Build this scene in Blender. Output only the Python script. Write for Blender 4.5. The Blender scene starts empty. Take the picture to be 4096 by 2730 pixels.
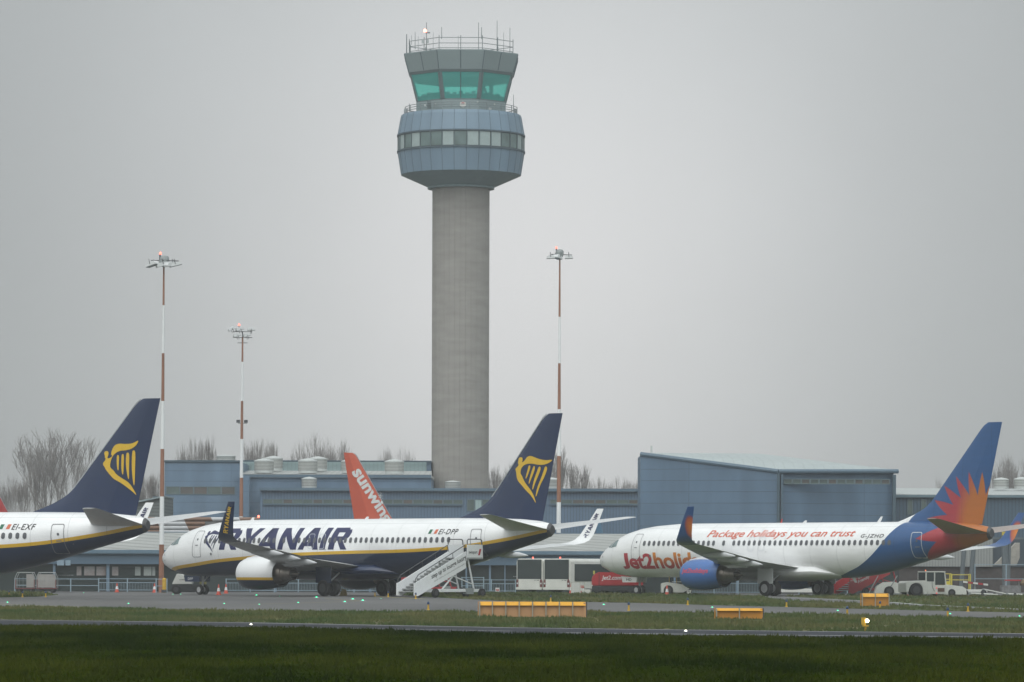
import bpy, bmesh, math, random
from mathutils import Vector, Matrix
R = math.radians
random.seed(7)
SC = bpy.context.scene
COL = SC.collection
# ------------------------------------------------------------------ camera, sky, sun, exposure
F, HC, HY, ROLL = 16000.0, 1.9, 2277.0, 0.003      # focal length (px of a 4096 wide frame), eye height, horizon row, roll
cd = bpy.data.cameras.new('camera'); cam = bpy.data.objects.new('camera', cd); COL.objects.link(cam)
cd.sensor_width = 36.0; cd.lens = 36.0 * F / 4096.0
cd.shift_y = (HY - 1365.0) / 4096.0
cd.clip_start = 1.0; cd.clip_end = 6000.0
cam.location = (0, 0, HC); cam.rotation_euler = (R(90), ROLL * -1.0, 0)
SC.camera = cam

SUN_EL, SUN_AZ = R(48), R(150)
world = bpy.data.worlds.new('World'); SC.world = world; world.use_nodes = True
nt = world.node_tree; nt.nodes.clear()
def N(t, kind, **kw):
    n = t.nodes.new(kind)
    for k, v in kw.items(): setattr(n, k, v)
    return n
def mth(t, op, a, b=None, c=None, clamp=False):
    n = t.nodes.new('ShaderNodeMath'); n.operation = op; n.use_clamp = clamp
    for i, v in enumerate((a, b, c)):
        if v is None: continue
        if isinstance(v, (int, float)): n.inputs[i].default_value = v
        else: t.links.new(v, n.inputs[i])
    return n.outputs[0]
sky = N(nt, 'ShaderNodeTexSky', sky_type='NISHITA', sun_disc=False, sun_elevation=SUN_EL, sun_rotation=SUN_AZ, air_density=1.0, dust_density=6.0)
hsv = N(nt, 'ShaderNodeHueSaturation'); hsv.inputs['Saturation'].default_value = 0.12
nt.links.new(sky.outputs[0], hsv.inputs['Color'])
tc = N(nt, 'ShaderNodeTexCoord'); sep = N(nt, 'ShaderNodeSeparateXYZ'); nt.links.new(tc.outputs['Generated'], sep.inputs[0])
zc = mth(nt, 'MAXIMUM', sep.outputs[2], 0.0)
gain = mth(nt, 'MULTIPLY_ADD', zc, 2.1, 1.0)          # overcast dome: zenith about three times the horizon
nz = N(nt, 'ShaderNodeTexNoise'); nz.inputs['Scale'].default_value = 9.0; nz.inputs['Detail'].default_value = 3.0
nt.links.new(tc.outputs['Generated'], nz.inputs['Vector'])
cl = mth(nt, 'MULTIPLY_ADD', nz.outputs[0], 0.16, 0.92)
gain = mth(nt, 'MULTIPLY', gain, cl)
# brighter patch of sky ahead, put in to imitate lens falloff towards the corners
dot = N(nt, 'ShaderNodeVectorMath', operation='DOT_PRODUCT'); nt.links.new(tc.outputs['Generated'], dot.inputs[0])
dv = Vector((0.004, 1.0, 0.060)).normalized(); dot.inputs[1].default_value = dv
ang = mth(nt, 'ARCCOSINE', mth(nt, 'MINIMUM', dot.outputs['Value'], 0.999999))
fall = mth(nt, 'MULTIPLY', ang, 1.0 / 0.105)
patch = mth(nt, 'DIVIDE', 1.0, mth(nt, 'MULTIPLY_ADD', mth(nt, 'MULTIPLY', fall, fall), 1.0, 1.0))
pg = mth(nt, 'MULTIPLY_ADD', patch, 0.96, 0.17)
back = mth(nt, 'MULTIPLY_ADD', sep.outputs[1], -0.38, 0.56, clamp=True)     # the half of the sky behind the camera is the brighter one
pg = mth(nt, 'ADD', pg, mth(nt, 'MULTIPLY', back, 1.05))
gain = mth(nt, 'MULTIPLY', gain, pg)
mixc = N(nt, 'ShaderNodeMix', data_type='RGBA'); mixc.inputs[0].default_value = 0.12
mixc.inputs[6].default_value = (5.42, 5.50, 5.53, 1)
nt.links.new(hsv.outputs[0], mixc.inputs[7])
tint = N(nt, 'ShaderNodeMix', data_type='RGBA'); nt.links.new(patch, tint.inputs[0]); tint.inputs[6].default_value = (0.92, 0.985, 1.0, 1); tint.inputs[7].default_value = (1.0, 0.985, 0.985, 1)
tm = N(nt, 'ShaderNodeVectorMath', operation='MULTIPLY'); nt.links.new(mixc.outputs[2], tm.inputs[0]); nt.links.new(tint.outputs[2], tm.inputs[1])
scl = N(nt, 'ShaderNodeVectorMath', operation='SCALE'); nt.links.new(tm.outputs[0], scl.inputs[0]); nt.links.new(gain, scl.inputs['Scale'])
bg = N(nt, 'ShaderNodeBackground'); bg.inputs[1].default_value = 0.10
nt.links.new(scl.outputs[0], bg.inputs[0])
wo = N(nt, 'ShaderNodeOutputWorld'); nt.links.new(bg.outputs[0], wo.inputs[0])

sd = bpy.data.lights.new('sun', 'SUN'); sd.energy = 1.15; sd.angle = R(60); sd.color = (1.0, 0.97, 0.93)
sun = bpy.data.objects.new('sun', sd); COL.objects.link(sun)
# direction: high, behind the camera's left shoulder
sv = Vector((math.sin(SUN_AZ) * math.cos(SUN_EL) * -1, math.cos(SUN_AZ) * math.cos(SUN_EL), math.sin(SUN_EL)))
sun.rotation_euler = sv.to_track_quat('Z', 'Y').to_euler()
SC.view_settings.view_transform = 'Standard'; SC.view_settings.look = 'None'
SC.view_settings.exposure = 0.0; SC.view_settings.gamma = 1.0
SC.cycles.max_bounces = 6; SC.cycles.transparent_max_bounces = 16

# ------------------------------------------------------------------ helpers
def W(u, v, Y):
    du = (u - 2048) + ROLL * (v - HY); dv = (v - HY) - ROLL * (u - 2048)
    return Vector((du * Y / F, Y, HC - dv * Y / F))
def G(u, v):
    du = (u - 2048) + ROLL * (v - HY); dv = (v - HY) - ROLL * (u - 2048)
    Y = F * HC / dv
    return Vector((du * Y / F, Y, 0))
MATS = {}
def mat(name, rgb, rough=0.6, metal=0.0, var=0.08, scale=3.0, bump=0.0, detail=4.0, emit=None, coat=0.0, stretch=None, rgb2=None, contrast=1.0, bscale=None, spec=0.5):
    if name in MATS: return MATS[name]
    m = bpy.data.materials.new(name); m.use_nodes = True; t = m.node_tree
    b = t.nodes['Principled BSDF']; b.inputs['Roughness'].default_value = rough; b.inputs['Metallic'].default_value = metal
    b.inputs['Specular IOR Level'].default_value = spec
    if coat: b.inputs['Coat Weight'].default_value = coat; b.inputs['Coat Roughness'].default_value = 0.12
    tcn = N(t, 'ShaderNodeTexCoord'); mp = N(t, 'ShaderNodeMapping'); t.links.new(tcn.outputs['Object'], mp.inputs[0])
    if stretch: mp.inputs['Scale'].default_value = stretch
    nz = N(t, 'ShaderNodeTexNoise'); nz.inputs['Scale'].default_value = scale; nz.inputs['Detail'].default_value = detail
    t.links.new(mp.outputs[0], nz.inputs['Vector'])
    mx = N(t, 'ShaderNodeMix', data_type='RGBA')
    c2 = rgb2 if rgb2 else tuple(min(1, c * (1 + var)) for c in rgb)
    c1 = rgb if rgb2 else tuple(c * (1 - var) for c in rgb)
    mx.inputs[6].default_value = (*c1, 1); mx.inputs[7].default_value = (*c2, 1)
    fac = mth(t, 'MULTIPLY_ADD', mth(t, 'SUBTRACT', nz.outputs[0], 0.5), 2.2 * contrast, 0.5, clamp=True)
    t.links.new(fac, mx.inputs[0]); t.links.new(mx.outputs[2], b.inputs['Base Color'])
    if bump:
        bp = N(t, 'ShaderNodeBump'); bp.inputs['Strength'].default_value = bump; bp.inputs['Distance'].default_value = 0.05
        n2 = N(t, 'ShaderNodeTexNoise'); n2.inputs['Scale'].default_value = bscale or scale * 4; n2.inputs['Detail'].default_value = 3
        t.links.new(mp.outputs[0], n2.inputs['Vector']); t.links.new(n2.outputs[0], bp.inputs['Height']); t.links.new(bp.outputs[0], b.inputs['Normal'])
    if emit:
        b.inputs['Emission Color'].default_value = (*emit[:3], 1); b.inputs['Emission Strength'].default_value = emit[3]
    MATS[name] = m; return m
def lines_mat(name, rgb, px=None, pz=None, wx=0.12, wz=0.05, dark=0.7, rough=0.5, metal=0.0, var=0.07, offz=0.0, offx=0.0, diag=None, scale=0.6, bump=0.4, pz2=None):
    """cladding: seams every px metres along x and pz metres along z, with a bump"""
    if name in MATS: return MATS[name]
    m = mat(name, rgb, rough, metal, var, scale, stretch=(1, 1, 0.25)); t = m.node_tree; b = t.nodes['Principled BSDF']
    src = b.inputs['Base Color'].links[0].from_socket
    tcn = N(t, 'ShaderNodeTexCoord'); sp = N(t, 'ShaderNodeSeparateXYZ'); t.links.new(tcn.outputs['Object'], sp.inputs[0])
    tot = None
    for per, w, ax, off in ((px, wx, 0, offx), (pz, wz, 2, offz)):
        if not per: continue
        fr = mth(t, 'FRACT', mth(t, 'MULTIPLY_ADD', sp.outputs[ax], 1.0 / per, 100.0 + off / per))
        ln = mth(t, 'LESS_THAN', fr, w)
        tot = ln if tot is None else mth(t, 'MAXIMUM', tot, ln)
    mul = mth(t, 'MULTIPLY_ADD', tot, dark - 1.0, 1.0)
    sc = N(t, 'ShaderNodeVectorMath', operation='SCALE'); t.links.new(src, sc.inputs[0]); t.links.new(mul, sc.inputs['Scale'])
    t.links.new(sc.outputs[0], b.inputs['Base Color'])
    bp = N(t, 'ShaderNodeBump'); bp.inputs['Strength'].default_value = bump; bp.inputs['Distance'].default_value = 0.03
    t.links.new(mth(t, 'MULTIPLY', tot, -1.0), bp.inputs['Height']); t.links.new(bp.outputs[0], b.inputs['Normal'])
    return m
def glassy(name, rgb, rough=0.08, trans=0.0, tint=(1, 1, 1)):
    """dark reflecting glass; with trans > 0 partly clear and tinted"""
    if name in MATS: return MATS[name]
    m = bpy.data.materials.new(name); m.use_nodes = True; t = m.node_tree; b = t.nodes['Principled BSDF']
    b.inputs['Base Color'].default_value = (*rgb, 1); b.inputs['Roughness'].default_value = rough
    if trans > 0:
        tr = N(t, 'ShaderNodeBsdfTransparent'); tr.inputs[0].default_value = (*tint, 1)
        mx = N(t, 'ShaderNodeMixShader'); mx.inputs[0].default_value = trans
        out = [n for n in t.nodes if n.type == 'OUTPUT_MATERIAL'][0]
        t.links.new(b.outputs[0], mx.inputs[1]); t.links.new(tr.outputs[0], mx.inputs[2]); t.links.new(mx.outputs[0], out.inputs[0])
    MATS[name] = m; return m

class MB:
    def __init__(s): s.v = []; s.f = []; s.m = []
    def add(s, vs, fs, mi=0):
        o = len(s.v); s.v += [tuple(p) for p in vs]; s.f += [tuple(i + o for i in f) for f in fs]; s.m += [mi] * len(fs); return s
    def box(s, x0, x1, y0, y1, z0, z1, mi=0, M=None):
        vs = [Vector(p) for p in ((x0,y0,z0),(x1,y0,z0),(x1,y1,z0),(x0,y1,z0),(x0,y0,z1),(x1,y0,z1),(x1,y1,z1),(x0,y1,z1))]
        if M is not None: vs = [M @ p for p in vs]
        return s.add(vs, [(0,3,2,1),(4,5,6,7),(0,1,5,4),(1,2,6,5),(2,3,7,6),(3,0,4,7)], mi)
    def cyl(s, p0, p1, r0, r1=None, n=12, mi=0, caps=True):
        p0, p1 = Vector(p0), Vector(p1); r1 = r0 if r1 is None else r1
        d = (p1 - p0).normalized(); a = Vector((0, 0, 1)) if abs(d.z) < 0.9 else Vector((1, 0, 0))
        x = d.cross(a).normalized(); y = d.cross(x)
        vs = []
        for p, r in ((p0, r0), (p1, r1)):
            for i in range(n):
                t = 2 * math.pi * i / n; vs.append(p + x * math.cos(t) * r + y * math.sin(t) * r)
        fs = [(i, (i + 1) % n, n + (i + 1) % n, n + i) for i in range(n)]
        if caps: fs += [tuple(range(n - 1, -1, -1)), tuple(range(n, 2 * n))]
        return s.add(vs, fs, mi)
    def tube(s, pts, r, n=6, mi=0):
        for a, b in zip(pts[:-1], pts[1:]): s.cyl(a, b, r, r, n, mi)
        return s
    def loft(s, rings, mi=0, caps=True, closed=True):
        n = len(rings[0]); vs = [p for r in rings for p in r]; fs = []
        for k in range(len(rings) - 1):
            for i in range(n if closed else n - 1):
                j = (i + 1) % n; fs.append((k*n+i, k*n+j, (k+1)*n+j, (k+1)*n+i))
        if caps: fs += [tuple(range(n - 1, -1, -1)), tuple(range((len(rings)-1)*n, len(rings)*n))]
        return s.add(vs, fs, mi)
    def prism(s, poly, a, b, ax='y', mi=0):
        """poly: 2D points; extruded from a to b along ax"""
        def P(p, t):
            return (p[0], t, p[1]) if ax == 'y' else ((t, p[0], p[1]) if ax == 'x' else (p[0], p[1], t))
        return s.loft([[P(p, a) for p in poly], [P(p, b) for p in poly]], mi)
    def lathe(s, prof, c=(0,0), n=24, mi=0, rot=0.0, caps=True):
        rings = [[(c[0] + r * math.cos(rot + 2*math.pi*i/n), c[1] + r * math.sin(rot + 2*math.pi*i/n), z) for i in range(n)] for r, z in prof]
        return s.loft(rings, mi, caps)
    def build(s, name, mats, parent=None, smooth=False, bevel=0.0):
        me = bpy.data.meshes.new(name); me.from_pydata([tuple(p) for p in s.v], [], s.f)
        for m in (mats if isinstance(mats, (list, tuple)) else [mats]): me.materials.append(m)
        me.polygons.foreach_set('material_index', s.m); me.update()
        bm = bmesh.new(); bm.from_mesh(me); bmesh.ops.recalc_face_normals(bm, faces=bm.faces)
        if bevel: bmesh.ops.bevel(bm, geom=[e for e in bm.edges if len(e.link_faces) == 2 and e.calc_face_angle(0) > 0.6], offset=bevel, segments=2, affect='EDGES', clamp_overlap=True)
        bm.to_mesh(me); bm.free()
        if smooth:
            me.polygons.foreach_set('use_smooth', [True] * len(me.polygons))
            try: me.set_sharp_from_angle(angle=R(38))
            except Exception: pass
        o = bpy.data.objects.new(name, me); COL.objects.link(o)
        if parent: o.parent = parent
        return o
def tag(o, label=None, cat=None, group=None, kind=None):
    if label: o['label'] = label
    if cat: o['category'] = cat
    if group: o['group'] = group
    if kind: o['kind'] = kind
    return o
def thing(name, loc, label, cat, group=None, rz=0.0, s=1.0):
    o = bpy.data.objects.new(name, None); COL.objects.link(o); o.location = loc; o.rotation_euler = (0, 0, rz); o.scale = (s, s, s)
    o.empty_display_size = 0.5
    return tag(o, label, cat, group)
def copy_tree(o, parent=None):
    c = o.copy(); COL.objects.link(c); c.parent = parent
    for ch in [x for x in bpy.data.objects if x.parent == o]: copy_tree(ch, c)
    return c
def place(root, first, loc, rz, label, group=None, cat=None, s=1.0):
    o = root if first else copy_tree(root)
    o.location = loc; o.rotation_euler = (0, 0, rz); o.scale = (s, s, s); tag(o, label, cat, group); return o

_tcache = {}
def text_geo(txt, bold=0.0, shear=0.0, spacing=1.0):
    """flat text at size 1 as (verts2d, faces); baseline at 0"""
    c = bpy.data.curves.new('t', 'FONT'); c.body = txt; c.size = 1.0; c.offset = bold; c.shear = shear; c.space_character = spacing
    c.resolution_u = 3; c.fill_mode = 'FRONT'
    o = bpy.data.objects.new('t', c); COL.objects.link(o); bpy.context.view_layer.update()
    me = bpy.data.meshes.new_from_object(o.evaluated_get(bpy.context.evaluated_depsgraph_get()))
    vs = [(v.co.x, v.co.y) for v in me.vertices]; fs = [tuple(p.vertices) for p in me.polygons]
    bpy.data.objects.remove(o); bpy.data.curves.remove(c); bpy.data.meshes.remove(me)
    return vs, fs
def decal(geo, mapf, name, m, parent, box, cuts=(0, 0), fit=True):
    """2D geometry scaled into box=(x0,x1,y0,y1), cut into strips and mapped by mapf(x,y) to 3D"""
    vs, fs = geo
    if fit:
        xs = [p[0] for p in vs]; ys = [p[1] for p in vs]; X0, X1, Y0, Y1 = min(xs), max(xs), min(ys), max(ys)
        x0, x1, y0, y1 = box
        vs = [(x0 + (p[0]-X0)/(X1-X0)*(x1-x0), y0 + (p[1]-Y0)/(Y1-Y0)*(y1-y0)) for p in vs]
    else:
        x0 = min(p[0] for p in vs); x1 = max(p[0] for p in vs); y0 = min(p[1] for p in vs); y1 = max(p[1] for p in vs)
    bm = bmesh.new(); bv = [bm.verts.new((p[0], p[1], 0)) for p in vs]
    for f in fs:
        try: bm.faces.new([bv[i] for i in f])
        except ValueError: pass
    for k, (a, b, ax) in enumerate(((x0, x1, 0), (y0, y1, 1))):
        for i in range(1, cuts[k] + 1):
            t = a + (b - a) * i / (cuts[k] + 1)
            bmesh.ops.bisect_plane(bm, geom=bm.verts[:] + bm.edges[:] + bm.faces[:], plane_co=(t, 0, 0) if ax == 0 else (0, t, 0), plane_no=(1, 0, 0) if ax == 0 else (0, 1, 0))
    bmesh.ops.triangulate(bm, faces=bm.faces)
    for v in bm.verts: v.co = Vector(mapf(v.co.x, v.co.y))
    me = bpy.data.meshes.new(name); bm.to_mesh(me); bm.free(); me.materials.append(m)
    o = bpy.data.objects.new(name, me); COL.objects.link(o); o.parent = parent
    return o
def poly_geo(polys):
    vs, fs = [], []
    for p in polys:
        fs.append(tuple(range(len(vs), len(vs) + len(p)))); vs += p
    return vs, fs
def smoothpoly(pts, it=2):
    for _ in range(it):
        q = []
        for a, b in zip(pts, pts[1:] + pts[:1]):
            q += [(a[0]*.75+b[0]*.25, a[1]*.75+b[1]*.25), (a[0]*.25+b[0]*.75, a[1]*.25+b[1]*.75)]
        pts = q
    return pts
def interp(x, tab):
    if x <= tab[0][0]: return tab[0][1:] if len(tab[0]) > 2 else tab[0][1]
    for a, b in zip(tab[:-1], tab[1:]):
        if x <= b[0]:
            t = (x - a[0]) / (b[0] - a[0]); r = tuple(p + (q - p) * t for p, q in zip(a[1:], b[1:]))
            return r if len(r) > 1 else r[0]
    return tab[-1][1:] if len(tab[-1]) > 2 else tab[-1][1]

# ------------------------------------------------------------------ ground
E1 = [(-900,2499),(0,2504),(700,2508),(1400,2517),(2048,2537),(3000,2547),(4096,2558),(5000,2567)]
E2 = [(-900,2470),(0,2478),(1000,2489),(2048,2509),(3000,2521),(4096,2533),(5000,2543)]
E3 = [(-900,2418),(0,2426),(520,2435),(1000,2444),(1740,2447),(2353,2447),(3050,2453),(3600,2466),(4096,2473),(5000,2489)]
M_grass = mat('meadow_grass', (0.082,0.088,0.042), 0.95, var=0.2, scale=0.12, rgb2=(0.135,0.13,0.062), bump=0.6, bscale=3, stretch=(1,.35,1), spec=.1)
M_turf = mat('verge_grass', (0.088,0.098,0.042), 0.95, scale=0.25, rgb2=(0.055,0.085,0.035), bump=0.6, bscale=4, stretch=(1,.35,1), spec=.1)
M_turf2 = mat('verge_blades', (0.118,0.115,0.048), 0.95, contrast=1.6, scale=0.20, rgb2=(0.055,0.085,0.03), stretch=(1,.35,1), spec=.1)
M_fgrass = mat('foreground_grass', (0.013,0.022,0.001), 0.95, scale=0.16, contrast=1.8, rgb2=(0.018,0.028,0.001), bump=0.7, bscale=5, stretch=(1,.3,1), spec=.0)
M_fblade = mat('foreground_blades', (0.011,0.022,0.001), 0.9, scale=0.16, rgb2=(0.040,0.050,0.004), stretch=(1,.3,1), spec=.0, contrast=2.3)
M_tarmac = mat('apron_tarmac', (0.050,0.048,0.048), 0.55, scale=0.10, detail=8, contrast=1.3, rgb2=(0.096,0.092,0.090), bump=0.15, bscale=20, stretch=(1,.3,1))
M_runway = mat('runway_tarmac', (0.020,0.022,0.028), 0.7, scale=0.15, rgb2=(0.040,0.043,0.052), spec=.12, bump=0.1, bscale=25, stretch=(.4,1,1))
M_white = mat('line_white', (0.62,0.62,0.62), 0.6, scale=2.0, rgb2=(0.42,0.42,0.42))
M_yline = mat('line_yellow', (0.42,0.36,0.13), 0.7, scale=2.0, rgb2=(0.25,0.22,0.1))
def sheet(name, pts, z, m, kind='structure'):
    mb = MB(); mb.add([(p[0], p[1], z) for p in pts], [tuple(range(len(pts)))]); o = mb.build(name, m); tag(o, kind=kind)
    bm = bmesh.new(); bm.from_mesh(o.data); bmesh.ops.triangulate(bm, faces=bm.faces)
    for f in bm.faces:
        if f.normal.z < 0: f.normal_flip()
    bm.to_mesh(o.data); bm.free(); return o
gpx = lambda L: [G(*p) for p in L]
ground = sheet('ground', [(-500,-60),(500,-60),(500,1150),(-500,1150)], -0.03, M_grass)
# apron and taxiway in one sheet reaching back past the buildings
apr = gpx(E3) + [Vector((230, 200, 0)), Vector((230, 520, 0)), Vector((-230, 520, 0)), Vector((-230, 200, 0))]
sheet('apron', apr, 0.0, M_tarmac)
sheet('runway', gpx(E1) + gpx(E2)[::-1], -0.010, M_runway)
E1g = gpx(E1)
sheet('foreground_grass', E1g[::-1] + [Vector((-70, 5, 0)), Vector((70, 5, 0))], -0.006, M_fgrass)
R1 = [(1590,2376.5),(1800,2374),(2100,2373),(2500,2375),(2800,2379),(3040,2387),(3096,2400),(3393,2415),(3691,2427),(4096,2443),(4900,2463),
      (4900,2472),(4096,2452),(3691,2443),(3300,2433),(2852,2422),(2597,2414),(2355,2409),(2052,2407),(1797,2394),(1606,2381.5)]
R2 = [(3140,2386.5),(3266,2381.5),(3600,2383),(4096,2385),(4900,2388),(4900,2461),(4096,2438),(3691,2420),(3563,2410),(3393,2401)]
L1 = [(-900,2366),(-300,2367),(0,2369),(110,2371),(200,2377),(228,2381),(150,2388),(0,2391),(-900,2398)]
sheet('verge_strip', gpx(R1), 0.006, M_turf); sheet('verge_bank', gpx(R2), 0.006, M_turf); sheet('verge_island', gpx(L1), 0.006, M_turf)
def line(name, pts, w, z, m):
    g = [G(*p) for p in pts]; vs = []
    for i, p in enumerate(g):
        d = (g[min(i+1, len(g)-1)] - g[max(i-1, 0)]).normalized(); n = Vector((-d.y, d.x, 0)) * w / 2
        vs += [p + n, p - n]
    mb = MB(); mb.add([(p.x, p.y, z) for p in vs], [(2*i, 2*i+1, 2*i+3, 2*i+2) for i in range(len(g)-1)])
    return tag(mb.build(name, m), kind='structure')
off = lambda L, d: [(a, b + d) for a, b in L]
line('runway_edge_line', off(E2, 3.0), 0.30, 0.0, M_white)
line('runway_shoulder_line', [(800,2505),(1400,2514),(2048,2525)], 0.18, 0.0, M_white)
line('runway_shoulder_line', [(2250,2532),(3000,2540),(4096,2550),(5000,2559)], 0.35, 0.0, M_white)
line('taxiway_edge_line', [(-900,2407),(0,2418.5),(300,2428),(506,2434)], 0.30, 0.006, M_yline)
line('taxiway_centre_line', [(-900,2405),(39,2411.5),(350,2415),(700,2419),(1000,2419),(1194,2413.5),(1460,2405),(1300,2396)], 0.15, 0.006, M_yline)
line('taxiway_lead_line', [(1410,2388),(1500,2387.5),(1600,2392),(1700,2397)], 0.35, 0.008, M_yline)
line('stand_edge_line', [(2980,2384),(3096,2390.5),(3393,2401.5),(3563,2410.5),(3691,2420.5),(4096,2438.5),(4900,2461.5)], 0.28, 0.010, M_white)
for a, b, v in ((1720,1760,2400),(1790,1830,2401.5),(1850,1890,2402.5),(1930,1985,2403.5),(2415,2440,2413),(3890,3960,2454),(3960,4060,2456)):
    line('taxiway_dash', [(a, v), (b, v + 0.6)], 0.18, 0.008, M_yline)
# a slow shallow rise and dip pattern is left to the tufts: grass tufts standing on each verge
def pip(x, y, P):
    c = False; n = len(P); j = n - 1
    for i in range(n):
        if (P[i][1] > y) != (P[j][1] > y) and x < (P[j][0]-P[i][0])*(y-P[i][1])/(P[j][1]-P[i][1]) + P[i][0]: c = not c
        j = i
    return c
def tufts(name, P, n, hmin, hmax, w, z, m, ybias=1.0, xlim=None, clump=0.5, seed=1):
    rnd = random.Random(seed); xs = [p[0] for p in P]; ys = [p[1] for p in P]; x0, x1, y0, y1 = min(xs), max(xs), min(ys), max(ys)
    if xlim: x0, x1 = max(x0, xlim[0]), min(x1, xlim[1])
    mb = MB(); k = 0; tries = 0; V = []; Fc = []
    from mathutils import noise
    while k < n and tries < n * 12:
        tries += 1
        x = rnd.uniform(x0, x1); y = y0 + (y1 - y0) * rnd.random() ** ybias
        if not pip(x, y, P): continue
        q = noise.noise(Vector((x * 0.5, y * 0.16, seed))) * 0.5 + 0.5 + noise.noise(Vector((x * 1.9, y * .8, seed))) * .3
        if q < clump * rnd.random() + .1: continue
        h = (hmin + (hmax - hmin) * rnd.random() ** 2) * (0.45 + q)
        for b in range(3):
            a = rnd.uniform(0, math.pi); dx, dy = math.cos(a) * w, math.sin(a) * w * .6
            ox, oy = rnd.uniform(-.1, .1), rnd.uniform(-.1, .1); lx, ly = rnd.uniform(-.5, .5) * h, rnd.uniform(-.4, .4) * h
            i = len(V); V += [(x+ox-dx, y+oy-dy, z), (x+ox+dx, y+oy+dy, z), (x+ox+lx, y+oy+ly, z + h)]; Fc.append((i, i+1, i+2))
        k += 1
    mb.v = V; mb.f = Fc; mb.m = [0] * len(Fc)
    me = bpy.data.meshes.new(name); me.from_pydata(V, [], Fc); me.materials.append(m)
    o = bpy.data.objects.new(name, me); COL.objects.link(o); return tag(o, kind='stuff')
NEAR = E1g[::-1] + [Vector((-20, 60, 0)), Vector((20, 60, 0))]
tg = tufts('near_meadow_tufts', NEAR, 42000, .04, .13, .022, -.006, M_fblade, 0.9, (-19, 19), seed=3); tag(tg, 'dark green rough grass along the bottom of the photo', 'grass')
EDGE = gpx(off(E1, 3.0))[::-1] + gpx(off(E1, 16.0))
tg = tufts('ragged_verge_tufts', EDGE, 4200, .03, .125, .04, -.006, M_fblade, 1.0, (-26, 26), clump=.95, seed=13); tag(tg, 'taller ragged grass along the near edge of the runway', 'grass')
MID = gpx(E2) + gpx(E3)[::-1]
tg = tufts('middle_verge_tufts', MID, 30000, .05, .18, .04, -.03, M_turf2, 1.0, (-30, 30), seed=4); tag(tg, 'olive rough grass between the runway and the taxiway', 'grass')
tg = tufts('stand_verge_tufts', gpx(R1), 9000, .06, .2, .06, .006, M_turf2, 1.0, (-12, 40), seed=5); tag(tg, 'short grass verge beyond the taxiway under the parked jets', 'grass')
tg = tufts('bank_verge_tufts', gpx(R2), 6000, .06, .22, .06, .006, M_turf2, 1.0, (10, 48), seed=6); tag(tg, 'grass bank in front of the white tow tractor', 'grass')
tg = tufts('island_verge_tufts', gpx(L1), 3000, .06, .25, .06, .006, M_turf2, 1.0, (-48, -20), seed=8); tag(tg, 'dark grass island before the baggage trolley', 'grass')
# ------------------------------------------------------------------ aircraft: local x aft from the nose, local y to starboard, z up
ZT = [(0,2.62),(.12,2.85),(.5,3.22),(1.2,3.68),(2.0,4.13),(2.6,4.42),(3.3,4.68),(4.6,4.98),(6.1,5.17),(8.2,5.30),(10,5.33),(33.5,5.33),(35.5,5.26),(36.8,5.12),(37.9,4.92)]
ZB = [(0,2.50),(.12,2.28),(.5,1.98),(1.2,1.70),(2.1,1.47),(3.2,1.36),(4.5,1.32),(24.5,1.32),(26,1.37),(28,1.60),(30,2.0),(32,2.48),(34,3.0),(36,3.48),(37.2,3.8),(37.9,4.05)]
HW = [(0,.04),(.12,.33),(.5,.72),(1.2,1.12),(2.0,1.40),(2.6,1.53),(3.3,1.66),(4.6,1.80),(6.1,1.88),(26,1.88),(28,1.80),(30,1.62),(32,1.37),(34,1.03),(36,.66),(37.2,.44),(37.9,.32)]
def sect(s): return interp(s, ZB), interp(s, ZT), interp(s, HW)
def skin(s, z, off=0.0, side=-1):
    zb, zt, hw = sect(s); c = (zb + zt) / 2; h = (zt - zb) / 2
    q = max(-0.999, min(0.999, (z - c) / h)); return (s, side * (hw * math.sqrt(1 - q * q) + off), z)
def fus_mesh():
    ss = [0,.06,.12,.3,.5,.85,1.2,1.6,2,2.6,3.3,4,4.6,5.3,6.1,7,8.2,10] + [10 + i*1.45 for i in range(1, 11)] + [26,27,28,29,30,31,32,33,34,35,35.5,36,36.5,36.8,37.2,37.6,37.9]
    rings = []
    for s in ss:
        zb, zt, hw = sect(s); c = (zb + zt) / 2; h = (zt - zb) / 2
        rings.append([(s, hw * math.cos(2*math.pi*i/48), c + h * math.sin(2*math.pi*i/48)) for i in range(48)])
    return MB().loft(rings)
YTOP = [(0,1.55),(1.3,1.80),(2.5,2.02),(4.97,2.27),(7.1,2.50),(10.4,2.73),(12.65,2.87),(16.9,3.03),(21.1,3.13),(25.8,3.21),(29,3.34),(31.2,3.51),(32.6,3.68),(34,3.88),(35.5,4.12),(37.8,4.55),(39,4.75)]
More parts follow.
